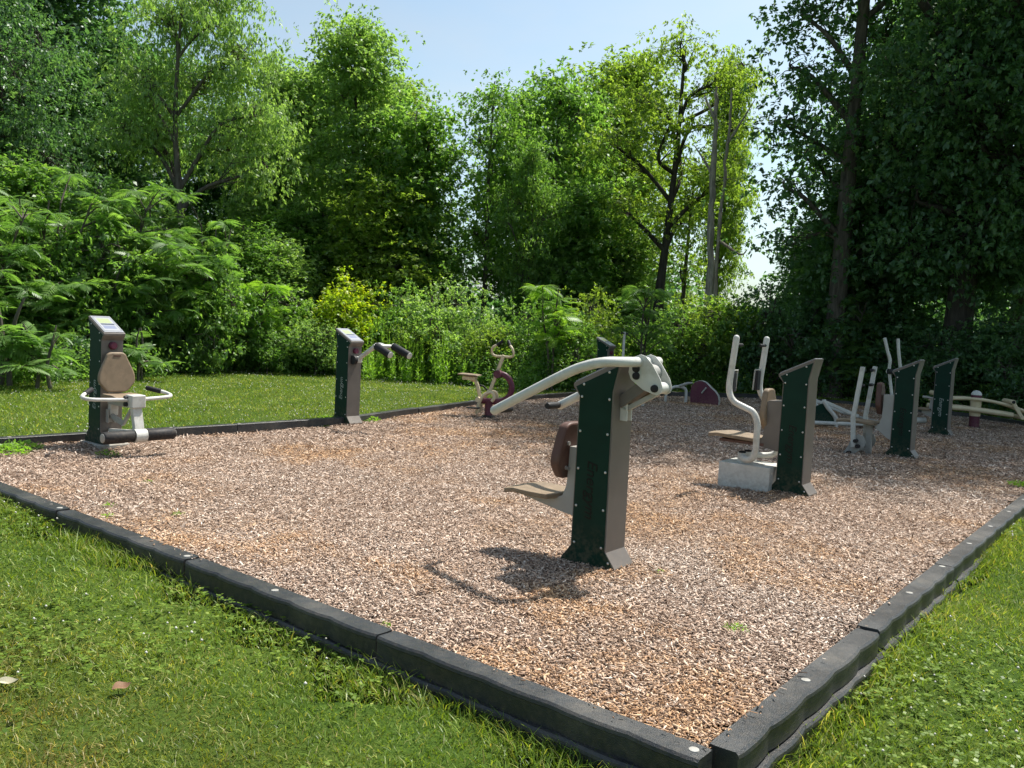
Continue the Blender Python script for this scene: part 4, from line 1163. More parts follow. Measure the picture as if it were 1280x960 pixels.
def blobs_round(rs, z0, z1, r, n, flat=1.0, top=0.6):
    """lobes spread over an egg-shaped crown"""
    out = []
    for i in range(n):
        k = (i + 0.5) / n; z = z0 + (z1 - z0) * k
        prof = math.sin(math.pi * min(1, (0.12 + 0.88 * k)) ** 0.8) ** 0.7
        a = i * 2.399 + rs.uniform(-0.4, 0.4); rr = r * prof * rs.uniform(0.30, 0.92)
        s = r * rs.uniform(0.27, 0.52) * (0.65 + 0.45 * prof)
        out.append((rr * math.cos(a), rr * math.sin(a), z, s, s, s * 0.72 * flat))
    out.append((0, 0, z1 - r * 0.2, r * 0.35, r * 0.35, r * 0.4))
    return out


def tree(name, meshes, label, cat, p, yaw=0.0, s=(1, 1, 1), group='trees of the wood behind the lawn', leafmat=None, tilt=0.0):
    t = thing(name, label, cat, (p[0], p[1], float(lawn_z(p[0], p[1])) - 0.02), yaw, group)
    t.scale = s
    if tilt: t.rotation_euler = (0, tilt, yaw)
    a = link('trunk', meshes[0], t); c = link('crown', meshes[1], t) if meshes[1] else None
    if leafmat and c is not None:
        c.material_slots[0].link = 'OBJECT'; c.material_slots[0].material = LEAF[leafmat]
    return t


_rb = np.random.RandomState(3)
# --- kinds of tree (built once at about their real size)
T_DENSE = gen_tree(101, [(0, 0, 0), (0.1, 0, 3), (-0.1, 0.1, 6), (0.1, 0, 9.6)], 0.20, blobs_round(_rb, 2.4, 9.6, 2.7, 15), 430, 84, 0.150, 0.082)
T_TALL = gen_tree(102, [(0, 0, 0), (0.15, 0, 3), (0.0, 0.1, 7), (0.2, 0, 11.2)], 0.17, blobs_round(_rb, 3.0, 11.2, 1.9, 16), 480, 93, 0.14, 0.078)
T_VINE = gen_tree(103, [(0, 0, 0), (0.1, 0, 2.5), (0.0, 0, 5), (0.0, 0, 8.6)], 0.15, [(_rb.normal(0, .25), _rb.normal(0, .25), z, 1.35 - 0.085 * z + _rb.uniform(-.2, .25), 1.25 - 0.07 * z, 0.8) for z in np.arange(0.9, 8.6, 0.72)], 520, 93, 0.145, 0.09)
T_AIRY = gen_tree(104, [(0, 0, 0), (-0.05, 0, 2.5), (0.05, 0, 4.2), (0.25, 0, 7.5), (0.3, 0, 10.6)], 0.21,
                  [(-1.5, 0.2, 5.6, 0.9, 0.9, 0.55), (-1.9, -0.2, 7.4, 0.9, 0.9, 0.6), (-1.1, 0.4, 9.0, 0.9, 0.9, 0.6), (0.2, 0.1, 10.6, 1.0, 0.9, 0.6), (1.3, -0.1, 9.6, 0.95, 0.9, 0.6), (2.1, 0.3, 8.2, 0.8, 0.9, 0.6), (1.7, -0.3, 6.4, 0.9, 0.9, 0.5), (2.3, 0.2, 10.2, 0.6, 0.6, 0.5), (-0.3, -0.8, 8.0, 0.9, 0.8, 0.6), (0.7, 0.9, 7.2, 0.9, 0.8, 0.5), (0.5, 0, 5.0, 0.7, 0.7, 0.4)],
                  200, 90, 0.130, 0.060, droop=0.7, cs=(0.45, 0.45, 0.24), limb_r=0.46, leaf='airy', bark=BARK_DARK, limb_from=0.36)
T_LOCUST = gen_tree(105, [(0, 0, 0), (0.05, 0, 2.4), (0.0, 0, 4.4), (-0.25, 0, 7.0), (-0.1, 0, 10.4)], 0.20,
                    [(-1.6, 0.7, 8.2, 1.0, 1.0, 0.6), (-0.9, 0.7, 10.0, 1.0, 1.0, 0.7), (0.6, 0.6, 10.4, 1.2, 1.0, 0.7), (1.7, 0.3, 8.8, 1.2, 1.0, 0.7), (2.3, 0.3, 7.2, 1.1, 1.0, 0.6), (1.2, 0.9, 6.2, 1.0, 0.9, 0.6), (-1.1, 0.7, 6.6, 1.0, 0.9, 0.6), (0.2, 1.2, 8.2, 1.1, 0.9, 0.7), (-2.0, 0.3, 6.6, 0.8, 0.8, 0.5), (2.6, 0.2, 5.7, 0.8, 0.8, 0.5), (0.9, -0.5, 9.4, 0.6, 0.5, 0.4), (-0.9, -0.4, 7.6, 0.5, 0.5, 0.4)],
                    400, 108, 0.135, 0.050, droop=1.1, cs=(0.42, 0.42, 0.36), limb_r=0.42, leaf='pale', limb_from=0.40)
T_THIN = gen_tree(106, [(0, 0, 0), (0.05, 0, 3), (0.0, 0, 6), (0.05, 0, 9.0)], 0.11, [(0, 0, 8.4, 0.7, 0.7, 0.7), (0.35, 0, 7.3, 0.5, 0.5, 0.5), (-0.35, 0.1, 7.2, 0.5, 0.5, 0.5), (0.3, 0, 5.4, 0.45, 0.4, 0.35), (-0.4, 0, 4.3, 0.5, 0.4, 0.35), (0.1, 0, 6.3, 0.4, 0.4, 0.4), (0.3, 0, 3.1, 0.5, 0.4, 0.4)], 80, 80, 0.12, 0.07)
_br = np.random.RandomState(9)
T_BIG = gen_tree(107, [(0, 0, 0), (0.1, 0, 4), (0.05, 0.1, 9), (0.2, 0, 16.5)], 0.40,
                 blobs_round(_br, 3.2, 16.5, 5.0, 26), 1000, 120, 0.135, 0.075, droop=0.5, cs=(0.62, 0.62, 0.34), leaf='dark', bark=BARK_DARK)
_up = [(3.1 * math.cos(a) * k, 3.1 * math.sin(a) * k, z, 1.9, 1.9, 1.2) for a, k, z in ((3.6, 1.55, 11.6), (4.3, 1.65, 12.2), (5.0, 1.6, 11.8), (6.2, 1.0, 11.6), (1.2, 0.9, 11.0), (2.4, 1.1, 11.4), (3.9, 1.45, 13.6), (4.8, 1.45, 14.2), (0.4, 1.0, 13.6), (2.2, 0.9, 14.2), (3.6, 0.8, 15.6), (5.4, 0.7, 15.9), (1.0, 0.5, 16.2))]
T_LOOM = gen_tree(109, [(0, 0, 0), (0.1, 0, 4), (0.05, 0.1, 9), (0.2, 0, 16.5)], 0.38,
                  [(b[0] * 0.58, b[1] * 0.58, b[2], b[3] * 0.7, b[4] * 0.7, b[5] * 0.8) for b in blobs_round(_br, 3.2, 9.6, 4.6, 18)] + _up, 1000, 110, 0.145, 0.080, droop=0.5, cs=(0.58, 0.58, 0.34), leaf='dark', bark=BARK_DARK)
T_FORK = gen_tree(108, [(0, 0, 0), (0.05, 0, 4), (0.10, 0, 8), (0.2, 0, 14.0), (0.3, 0, 17.4)], 0.25,
                  [(-1.4, 0.3, 8.3, 0.9, 0.9, 0.5), (-1.35, 0.5, 6.9, 0.9, 0.9, 0.45), (-1.35, 0.3, 5.3, 0.8, 0.8, 0.4), (-1.15, 0.5, 9.7, 0.9, 0.9, 0.5), (-0.9, 0.6, 11.2, 1.0, 1.0, 0.7), (1.1, 1.0, 9.6, 1.1, 1.0, 0.8), (1.7, 0.8, 7.6, 1.0, 1.0, 0.6), (1.2, 1.0, 5.4, 1.0, 1.0, 0.5), (0.3, 1.5, 8.0, 1.0, 0.8, 0.7), (0.3, 0.8, 13.6, 1.4, 1.2, 1.0), (1.6, 0.8, 11.6, 1.2, 1.0, 0.9), (-1.0, 0.8, 3.9, 0.9, 0.9, 0.5), (1.0, 1.0, 3.4, 0.9, 0.9, 0.5), (-0.5, 1.4, 6.3, 0.9, 0.8, 0.5), (1.5, 1.8, 12.8, 1.2, 1.0, 0.9), (-1.6, -0.8, 13.2, 1.5, 1.4, 1.0), (-0.6, -1.8, 15.2, 1.7, 1.6, 1.1), (1.6, -0.6, 15.4, 1.7, 1.6, 1.1), (0.2, -0.6, 17.0, 1.7, 1.6, 1.1), (1.2, 0.6, 17.6, 1.8, 1.8, 1.1)],
                  520, 90, 0.13, 0.085, droop=0.45, cs=(0.46, 0.46, 0.24), leaf='dark', bark=BARK, limb_r=0.36)


# --- bushes
def gen_bush(seed, r, h, clumps, per, L, W, leaf, droop=0.2):
    rs = np.random.RandomState(seed)
    bl = []
    for i in range(9):
        a = i * 2.4 + rs.uniform(-.4, .4); k = rs.uniform(0.25, 0.75); z = h * rs.uniform(0.25, 0.80) * (1.1 - 0.35 * k)
        bl.append((r * k * math.cos(a), r * k * math.sin(a), z, r * rs.uniform(.34, .5), r * rs.uniform(.34, .5), h * rs.uniform(.17, .27)))
    bl.append((0, 0, h * 0.82, r * 0.45, r * 0.45, h * 0.2))
    return gen_tree(seed, [(0, 0, 0), (0.03, 0, h * 0.3), (0, 0.03, h * 0.6), (0, 0, h * 0.85)], 0.035, bl, clumps, per, L, W, droop, cs=(0.22 * r / 1.2, 0.22 * r / 1.2, 0.20), limb_r=0.6, leaf=leaf, limb_from=0.05)


B_A = gen_bush(201, 1.3, 2.4, 170, 75, 0.085, 0.055, 'mid')
B_B = gen_bush(202, 1.1, 1.9, 150, 75, 0.075, 0.045, 'pale')
B_C = gen_bush(203, 1.0, 2.6, 140, 75, 0.09, 0.06, 'mid')


# --- sumac: whorls of long feathered fronds on bare leaning stems
def frond_template(n_pairs, L, droop, lw):
    V = []; Q = []
    def pt(t): return np.array([L * t * (1 - 0.12 * t), 0, L * (0.30 * t - droop * t * t)])
    for i in range(n_pairs):
        t = 0.14 + 0.84 * (i + 0.5) / n_pairs; p = pt(t); tg = unit(pt(min(1, t + .05)) - pt(t - .05))
        ll = lw * (0.55 + 0.75 * math.sin(math.pi * min(1, 0.15 + 0.8 * t)))
        for s in (1, -1):
            d = unit(np.array([0.45, s * 1.0, -0.35]) + 0.2 * tg); w = unit(np.cross(d, [0, 0, 1.0])) * ll * 0.115
            b = len(V); V += [p, p + d * ll * .4 + w, p + d * ll, p + d * ll * .4 - w]; Q.append((b, b + 1, b + 2, b + 3))
    p = pt(0.98); b = len(V); V += [p, pt(1.0) + np.array([lw * .4, lw * .12, -lw * .1]), pt(1.0) + np.array([lw * .9, 0, -lw * .4]), pt(1.0) + np.array([lw * .4, -lw * .12, -lw * .1])]; Q.append((b, b + 1, b + 2, b + 3))
    for i in range(3):
        a, c = pt(i / 3), pt((i + 1) / 3); b = len(V); o = np.array([0, 0.005, 0]); V += [a - o, a + o, c + o, c - o]; Q.append((b, b + 1, b + 2, b + 3))
    return np.array(V), np.array(Q)


FROND = [frond_template(8, 0.42, 0.50, 0.125), frond_template(7, 0.35, 0.72, 0.115), frond_template(9, 0.46, 0.40, 0.13)]


def gen_sumac(seed, r, h, whorls, leaf='sumac', low=0.45, fr=(8, 12), scale=1.0, stems=4):
    rs = np.random.RandomState(seed)
    wood = MB(); stem_pts = []
    for i in range(stems):
        a = rs.uniform(0, 6.28); k = rs.uniform(0.05, 0.45) * r
        P, pr = catmull(np.array([(0.1 * math.cos(a), 0.1 * math.sin(a), 0), (k * .4 * math.cos(a), k * .4 * math.sin(a), h * .3), (k * math.cos(a), k * math.sin(a), h * .62), (k * 1.3 * math.cos(a + .3), k * 1.3 * math.sin(a + .3), h * .86)]), np.array([0.032, 0.027, 0.020, 0.012]), 4)
        wood.tube(P, pr, 6, cap=False); stem_pts.append(P)
    Vs = []; Qs = []; vr = []; off = 0
    allst = np.concatenate([s[len(s) // 3:] for s in stem_pts])
    for i in range(whorls):
        th = rs.uniform(0, 6.28); ph = math.acos(rs.uniform(-0.15, 1)); rr = rs.uniform(0.35, 1.12)
        c = np.array([r * rr * math.sin(ph) * math.cos(th), r * rr * math.sin(ph) * math.sin(th), h * (low + (1 - low) * rr * math.cos(ph)) - 0.1])
        s = allst[np.argmin(np.linalg.norm(allst - c + np.array([0, 0, 0.35]), axis=1))]
        wood.tube([s, (s + c) / 2 + np.array([0, 0, 0.05]), c], [0.018, 0.014, 0.009], 5, cap=False)
        base = rs.normal(0, 0.13)
        nf = rs.randint(fr[0], fr[1])
        for j in range(nf):
            V, Q = FROND[rs.randint(3)]
            ya = j / nf * 6.283 + rs.uniform(-.3, .3); el = rs.uniform(-0.45, 0.5); sz = rs.uniform(0.6, 1.1) * scale; ro = rs.normal(0, 0.4)
            ca, sa, ce, se = math.cos(ya), math.sin(ya), math.cos(el), math.sin(el)
            Rm = np.array([[ca, -sa, 0], [sa, ca, 0], [0, 0, 1]]) @ np.array([[ce, 0, -se], [0, 1, 0], [se, 0, ce]]) @ np.array([[1, 0, 0], [0, math.cos(ro), -math.sin(ro)], [0, math.sin(ro), math.cos(ro)]])
            Vs.append(V @ Rm.T * sz + c); Qs.append(Q + off); off += len(V)
            vr.append(np.clip(0.5 + base + rs.normal(0, 0.10) + rs.normal(0, 0.08, len(Q)), 0, 1))
    return wood_mesh(wood, BARK), fast_mesh('crown', np.concatenate(Vs), np.concatenate(Qs), None, np.concatenate(vr), [LEAF[leaf]])


S_BIG = gen_sumac(301, 1.55, 4.3, 165, low=0.34)
S_BIG2 = gen_sumac(302, 1.45, 3.9, 150, low=0.30)
S_SMALL = gen_sumac(303, 0.75, 2.9, 17, low=0.5, stems=2)
S_LOW = gen_sumac(304, 0.55, 1.3, 9, low=0.4, stems=2, scale=0.9)


# --- placements: (kind, photo column, metres ahead, crown top row or None, width factor, label)
def put(kind, Hn, px, Y, top, label, name='tree', cat='tree', wf=1.0, yaw=0.0, leafmat=None, group='trees of the wood behind the lawn', tilt=0.0):
    b = at(px, 430, Y); tp = at(px, top, Y)
    gz = float(lawn_z(b[0], b[1]))
    s = (tp[2] - gz) / Hn
    return tree(name, kind, label, cat, (b[0], b[1]), yaw, (s * wf, s * wf, s), group, leafmat, tilt)


# back rows, left to right
put(T_BIG, 17.2, -60, 23, -230, 'very dark tall tree at the far left edge, its crown cut by the frame', 'broadleaf_tree', wf=0.8, yaw=0.4)
put(T_TALL, 11.6, 62, 27, -120, 'dark tall tree with a thin trunk behind the left sumac thicket', 'broadleaf_tree', wf=1.3, yaw=1.1, leafmat='dark')
put(T_DENSE, 10.2, 130, 30, 10, 'dark round tree behind the forked drooping tree', 'broadleaf_tree', wf=1.0, yaw=2.0, leafmat='dark')
put(T_LOCUST, 11.2, 222, 21.5, -45, 'tall pale green tree with a forked trunk and drooping feathery leaves', 'drooping_tree', wf=0.86, yaw=0.0)
put(T_DENSE, 10.2, 335, 29, 60, 'mid green tree behind the drooping tree, against the sky', 'broadleaf_tree', wf=0.62, yaw=0.7, leafmat='pale')
put(T_TALL, 11.6, 437, 26, 20, 'slender tall tree standing highest left of the sky gap', 'broadleaf_tree', wf=1.05, yaw=2.6, leafmat='pale')
put(T_VINE, 9.2, 516, 25, 112, 'vine covered column shaped tree left of the sky gap', 'vine_covered_tree', wf=1.08, yaw=0.3)
put(T_VINE, 9.2, 465, 24, 210, 'lower leafy tree in front of the slender tall tree', 'vine_covered_tree', wf=1.4, yaw=2.3, leafmat='airy')
put(T_THIN, 9.0, 601, 26, 100, 'thin straight tree with a small tuft at its top, in the sky gap', 'thin_tree', wf=1.0, yaw=0.2, leafmat='mid')
put(T_DENSE, 10.2, 686, 28, 82, 'broad dark green tree right of the sky gap', 'broadleaf_tree', wf=1.0, yaw=1.6)
put(T_TALL, 11.6, 640, 30, 112, 'slim tree on the right rim of the sky gap, beside the thin tree', 'broadleaf_tree', wf=1.05, yaw=5.6)
put(T_TALL, 11.6, 388, 29, 78, 'irregular tree filling the dip left of the slender tall tree', 'broadleaf_tree', wf=1.25, yaw=0.5, leafmat='pale')
put(T_DENSE, 10.2, 655, 24.5, 170, 'lower dense tree behind the sumac sapling', 'broadleaf_tree', wf=0.62, yaw=3.4)
put(T_TALL, 11.6, 765, 33, 66, 'yellowish green tall tree between the broad tree and the open branched tree', 'broadleaf_tree', wf=1.25, yaw=0.9, leafmat='airy')
put(T_AIRY, 11.2, 822, 25.5, 34, 'open crowned tree with dark spreading limbs and light leaves', 'open_branched_tree', wf=1.0, yaw=0.15)
put(T_THIN, 9.0, 846, 27, 190, 'thin dark leaning tree just right of the open branched tree', 'thin_tree', wf=1.2, yaw=1.0, leafmat='airy', tilt=R(5))
put(T_TALL, 11.6, 893, 36, 66, 'pale airy tree far behind the dead snags', 'broadleaf_tree', wf=0.55, yaw=4.0, leafmat='airy')
put(T_VINE, 9.2, 770, 27, 250, 'leafy lower tree behind the bushes left of the open branched tree', 'vine_covered_tree', wf=1.3, yaw=4.4, leafmat='pale')
put(T_VINE, 9.2, 375, 25, 250, 'low leafy tree in the gap behind the lime bush', 'vine_covered_tree', wf=1.6, yaw=5.0)
put(T_TALL, 11.6, 290, 33, 120, 'slim tree with visible trunk in the dark gap left of the lime bush', 'broadleaf_tree', wf=1.0, yaw=3.0, leafmat='dark')
put(T_DENSE, 10.2, 20, 33, -20, 'dark tree deep in the wood at the far left', 'broadleaf_tree', wf=1.1, yaw=4.1, leafmat='dark')
put(T_DENSE, 10.2, 205, 34, 60, 'shaded tree deep in the wood straight behind the forked drooping tree', 'broadleaf_tree', wf=1.1, yaw=5.3, leafmat='dark')
put(T_DENSE, 10.2, 385, 34, 150, 'shaded lower tree deep behind the lime bush', 'broadleaf_tree', wf=1.0, yaw=0.2, leafmat='dark')
put(T_TALL, 11.6, 480, 31, 95, 'tree close behind the vine covered column, filling its left side', 'broadleaf_tree', wf=1.1, yaw=1.5, leafmat='airy')
put(T_DENSE, 10.2, 728, 33, 118, 'tree behind the broad dark tree, towards the open branched tree', 'broadleaf_tree', wf=0.9, yaw=2.9, leafmat='pale')
put(T_VINE, 9.2, 716, 25.5, 215, 'leafy lower tree on the right flank of the broad dark tree', 'vine_covered_tree', wf=1.3, yaw=0.8, leafmat='mid')
# right side
put(T_FORK, 14.6, 1041, 21.3, -250, 'tall tree with a straight grey trunk and boughs reaching left over the sky', 'forked_tree', wf=1.05, yaw=0.0)
put(T_LOOM, 17.2, 1192, 19.9, -440, 'huge dark tree with a thick trunk, its boughs hanging low at the right', 'spreading_tree', wf=1.0, yaw=0.0)
put(T_BIG, 17.2, 1375, 19, -420, 'huge dark tree at the right edge of the photo, mostly beyond the frame', 'spreading_tree', wf=0.95, yaw=2.4)
put(T_DENSE, 10.2, 1130, 27, -40, 'dark round tree behind the straight grey trunk', 'broadleaf_tree', wf=0.9, yaw=2.2, leafmat='dark')
put(T_DENSE, 10.2, 1265, 27, -80, 'dark round tree seen between the two huge trees', 'broadleaf_tree', wf=1.0, yaw=5.2, leafmat='dark')
put(T_VINE, 9.2, 1085, 23, 140, 'shaded leafy tree behind the dark sumac', 'vine_covered_tree', wf=1.5, yaw=1.9, leafmat='dark')
put(T_VINE, 9.2, 1010, 26, 255, 'shaded low leafy tree right of the bright sky gap', 'vine_covered_tree', wf=1.3, yaw=0.9, leafmat='dark')


# dead snags
def snag(label, pts, r, Y, twigs, seed):
    rs = np.random.RandomState(seed)
    W = [at(x, y, Y) for x, y in pts]; base = W[0].copy(); base[2] = float(lawn_z(base[0], base[1]))
    t = thing('dead_tree', label, 'dead tree', tuple(base), 0, 'dead standing tree trunks')
    P = [w - base for w in W]; P[0] = P[0] * np.array([1, 1, 0]) - np.array([0, 0, .05])
    rr = np.linspace(r, r * 0.42, len(P))
    P, rr = catmull(np.array(P), rr, 6); P = P + rs.normal(0, 0.022, P.shape); rr = rr * rs.uniform(0.82, 1.12, len(rr)); rr[-2:] *= (0.8, 0.35)
    o = one('trunk', 'grey', t, lambda m: m.tube(P, rr, 9)); o.data.materials.clear(); o.data.materials.append(BARK_DEAD)
    for tw in twigs:
        Q = [at(x, y, Y) - base for x, y in tw]
        b = one('branch', 'grey', t, lambda m: m.tube(Q, np.linspace(0.05, 0.012, len(Q)), 6, smooth=3, cap=False)); b.data.materials.clear(); b.data.materials.append(BARK_DEAD)


snag('thick bare dead trunk broken off at its top, in the bright gap', [(884, 470), (887, 360), (890, 260), (894, 170), (896, 108)], 0.125, 23.5, [[(891, 220), (880, 200), (868, 182)], [(894, 150), (884, 128), (880, 118)]], 1)
snag('thinner dead trunk leaning away to the right beside the thick one', [(890, 470), (897, 320), (905, 230), (912, 160), (914, 110)], 0.068, 24.2, [[(909, 180), (925, 155), (944, 124)], [(898, 300), (925, 318), (934, 312)]], 2)

# sumac thicket on the left
SG = 'sumac plants along the edge of the wood'
for (kd, Hn, px, Y, top, wf, yaw, lb) in (
        (S_BIG, 4.6, -20, 16.3, 205, 1.15, 0.3, 'tall sumac at the left edge of the photo, its fronds above the lawn'),
        (S_BIG2, 4.2, 70, 17.5, 200, 1.15, 1.7, 'tall sumac behind the leg extension machine'),
        (S_BIG, 4.6, 165, 18.5, 215, 1.10, 3.1, 'broad sumac to the right behind the leg extension machine'),
        (S_BIG2, 4.2, 245, 20.0, 235, 1.10, 4.2, 'sumac under the forked drooping tree'),
        (S_SMALL, 3.2, 320, 20.0, 320, 1.20, 2.0, 'small sumac with a clear stem between thicket and lime bush'),
        (S_SMALL, 3.2, 692, 18.9, 318, 1.10, 0.0, 'sumac sapling rising above the bushes in front of the sky gap'),
        (S_SMALL, 3.2, 803, 19.9, 322, 1.05, 1.0, 'bluish sumac in front of the open branched tree'),
        (S_BIG2, 4.2, 1062, 21.4, 345, 0.85, 2.8, 'dark sumac below the straight grey trunk'),
        (S_LOW, 1.5, 55, 13.8, 376, 1.2, 0.4, 'low sumac spray at the lawn edge left of the leg extension machine'),
        (S_LOW, 1.5, 176, 16.2, 385, 1.0, 2.1, 'young sumac whorl just right of the leg extension machine'),
        (S_LOW, 1.5, 8, 14.0, 330, 1.1, 3.0, 'half grown sumac at the left edge in front of the tall sumac')):
    put(kd, Hn, px, Y, top, lb, 'sumac', 'sumac', wf, yaw, 'weed' if px in (320, 692) else None, SG)

for (px, Y, top, wf, yaw, lm, lb) in ((25, 19.5, 185, 1.2, 0.5, 'mid', 'broad leaved young tree behind the sumacs at the left edge'), (120, 20.0, 215, 1.2, 1.9, 'mid', 'broad leaved young tree between the sumacs'),
                                 (200, 20.5, 255, 1.3, 3.3, 'pale', 'pale young tree among the sumacs'), (300, 21.5, 268, 1.2, 4.1, 'mid', 'young tree at the right end of the sumac thicket'), (350, 22.5, 290, 1.2, 5.1, 'pale', 'pale young tree above the bush left of the lime bush')):
    put(T_VINE, 9.2, px, Y, top, lb, 'young_tree', 'tree', wf * 1.25, yaw, lm, 'young trees along the edge of the wood')
# bushes along the edge
BG = 'bushes along the edge of the wood'
for (kd, Hn, px, Y, top, wf, yaw, lm, lb) in (
        (B_A, 2.7, 215, 19.0, 385, 1.0, 0.4, None, 'mid green bush under the sumac right of the leg extension machine'),
        (B_C, 2.9, 285, 20.5, 350, 1.1, 1.4, None, 'bush under the drooping tree'),
        (B_B, 2.15, 250, 18.6, 415, 0.9, 5.2, None, 'small pale bush at the lawn edge left of the roller arm machine'),
        (B_A, 2.7, 355, 21.0, 345, 1.0, 2.4, None, 'bush left of the lime bush'),
        (B_C, 2.9, 335, 19.6, 400, 1.1, 3.3, 'mid', 'low bush behind the lawn halfway to the roller arm machine'),
        (B_B, 2.15, 395, 20.0, 395, 1.1, 0.0, 'pale', 'low pale bush just left of the roller arm machine'),
        (B_C, 2.9, 436, 21.2, 330, 1.15, 4.0, 'lime', 'bright lime yellow bush behind the roller arm machine'),
        (B_A, 2.7, 500, 21.5, 345, 0.9, 4.6, None, 'green bush right of the lime bush'),
        (B_A, 2.7, 565, 20.8, 342, 1.0, 0.2, 'pale', 'large rounded pale bush above the exercise bike'),
        (B_B, 2.15, 520, 20.2, 400, 1.1, 2.4, 'airy', 'yellowish bush below the rounded pale bush'),
        (B_B, 2.15, 610, 19.9, 400, 1.0, 2.0, 'airy', 'light bush right behind the exercise bike'),
        (B_A, 2.7, 660, 20.3, 365, 0.85, 3.0, None, 'green bush at the foot of the sumac sapling'),
        (B_B, 2.15, 712, 19.6, 385, 1.1, 4.2, 'mid', 'bush behind the half hidden pedestal'),
        (B_A, 2.7, 735, 20.6, 352, 0.85, 4.4, 'airy', 'yellowish tall bush behind the half hidden pedestal'),
        (B_C, 2.9, 790, 21.3, 390, 1.0, 4.9, None, 'bush below the bluish sumac'),
        (B_A, 2.7, 845, 21.4, 372, 0.9, 1.9, None, 'bush behind the maroon panel'),
        (B_B, 2.15, 880, 22.2, 362, 1.0, 2.9, 'airy', 'light yellowish bush at the foot of the dead trunks'),
        (B_C, 2.9, 920, 22.3, 352, 1.1, 0.8, 'mid', 'bush in the bright gap right of the dead trunks'),
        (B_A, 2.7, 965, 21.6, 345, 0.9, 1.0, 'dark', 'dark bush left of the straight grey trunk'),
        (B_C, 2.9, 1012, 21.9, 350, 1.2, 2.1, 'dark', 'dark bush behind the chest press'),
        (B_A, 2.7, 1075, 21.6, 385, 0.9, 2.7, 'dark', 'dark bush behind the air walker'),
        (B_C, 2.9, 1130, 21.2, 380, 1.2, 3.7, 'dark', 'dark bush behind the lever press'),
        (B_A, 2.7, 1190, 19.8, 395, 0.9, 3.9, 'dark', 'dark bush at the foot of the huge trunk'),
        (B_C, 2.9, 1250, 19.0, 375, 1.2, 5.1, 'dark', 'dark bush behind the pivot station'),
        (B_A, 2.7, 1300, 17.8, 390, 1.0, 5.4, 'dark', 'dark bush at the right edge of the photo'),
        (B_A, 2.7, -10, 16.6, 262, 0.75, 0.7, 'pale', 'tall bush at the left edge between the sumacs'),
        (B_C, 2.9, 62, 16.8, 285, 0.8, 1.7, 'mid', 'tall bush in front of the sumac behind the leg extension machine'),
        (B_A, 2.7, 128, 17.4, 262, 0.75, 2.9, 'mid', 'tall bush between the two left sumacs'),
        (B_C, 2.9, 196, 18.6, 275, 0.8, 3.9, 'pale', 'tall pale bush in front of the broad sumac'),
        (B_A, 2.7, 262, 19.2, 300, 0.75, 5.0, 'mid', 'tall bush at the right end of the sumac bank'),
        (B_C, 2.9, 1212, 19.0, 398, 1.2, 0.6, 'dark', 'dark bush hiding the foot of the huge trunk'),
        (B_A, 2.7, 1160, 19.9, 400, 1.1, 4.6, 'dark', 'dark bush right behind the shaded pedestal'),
        (B_B, 2.15, 30, 15.0, 425, 1.3, 0.9, 'mid', 'low bush at the lawn edge at the far left'),
        (B_B, 2.15, 95, 16.0, 415, 1.2, 1.9, 'dark', 'low dark bush right behind the leg extension machine'),
        (B_A, 2.7, 140, 17.8, 395, 0.9, 5.9, 'dark', 'dark bush in the shade below the broad sumac')):
    put(kd, Hn, px, Y, top, lb, 'bush', 'bush', wf, yaw, lm, BG)


# --- stuff: tall weeds, low growth, far wood
def strew(name, label, xs, ys, h, n, L, W, leaf, seed, hfun=None, droop=0.2, up=0.0):
    rs = np.random.RandomState(seed)
    k = len(xs); idx = rs.randint(0, k, n)
    zt = h if np.isscalar(h) else np.asarray(h)[idx]
    P = np.stack([xs[idx] + rs.normal(0, 0.10, n), ys[idx] + rs.normal(0, 0.10, n), np.zeros(n)], 1)
    P[:, 2] = lawn_z(P[:, 0], P[:, 1]) + zt * rs.rand(n) ** 0.8
    ctr = P - np.stack([rs.normal(0, .1, n), rs.normal(0, .1, n), np.full(n, up)], 1)
    V, Q, var = leaves_from(rs, P, idx, ctr, L, W, droop, var_c=rs.normal(0, 0.16, k))
    o = link(name, fast_mesh(name, V, Q, None, var, [LEAF[leaf]])); tag(o, label, None, None, 'stuff')


def band(seed, n, pts, wid):
    rs = np.random.RandomState(seed); pts = np.array(pts, float)
    t = rs.uniform(0, len(pts) - 1 - 1e-6, n); i = t.astype(int); f = (t - i)[:, None]
    p = pts[i] * (1 - f) + pts[i + 1] * f
    return p[:, 0] + rs.normal(0, wid, n), p[:, 1] + np.abs(rs.normal(0, wid * 1.3, n))


edge = [tuple(at(x, 430, Y)[:2]) for x, Y in ((-160, 13.0), (0, 14.4), (90, 15.6), (150, 17.0), (300, 19.9), (380, 20.4), (450, 20.4), (560, 19.8), (640, 18.9))]
x, y = band(1, 900, edge, 0.35)
strew('edge_weeds', 'low leafy weeds along the far edge of the lawn', x, y, np.random.RandomState(2).uniform(0.2, 0.75, 900), 26000, 0.075, 0.035, 'mid', 31)
edge2 = [tuple(q) for q in ((0.3, 18.2), (1.2, 19.3), (3.7, 20.7), (6.0, 21.4), (8.6, 20.6), (10.5, 18.4), (11.4, 15.6), (12.5, 13.5))]
x, y = band(3, 800, edge2, 0.45)
strew('back_weeds', 'low leafy growth just behind the back border of the bed', x, y, np.random.RandomState(4).uniform(0.2, 0.9, 800), 26000, 0.08, 0.045, 'mid', 32)


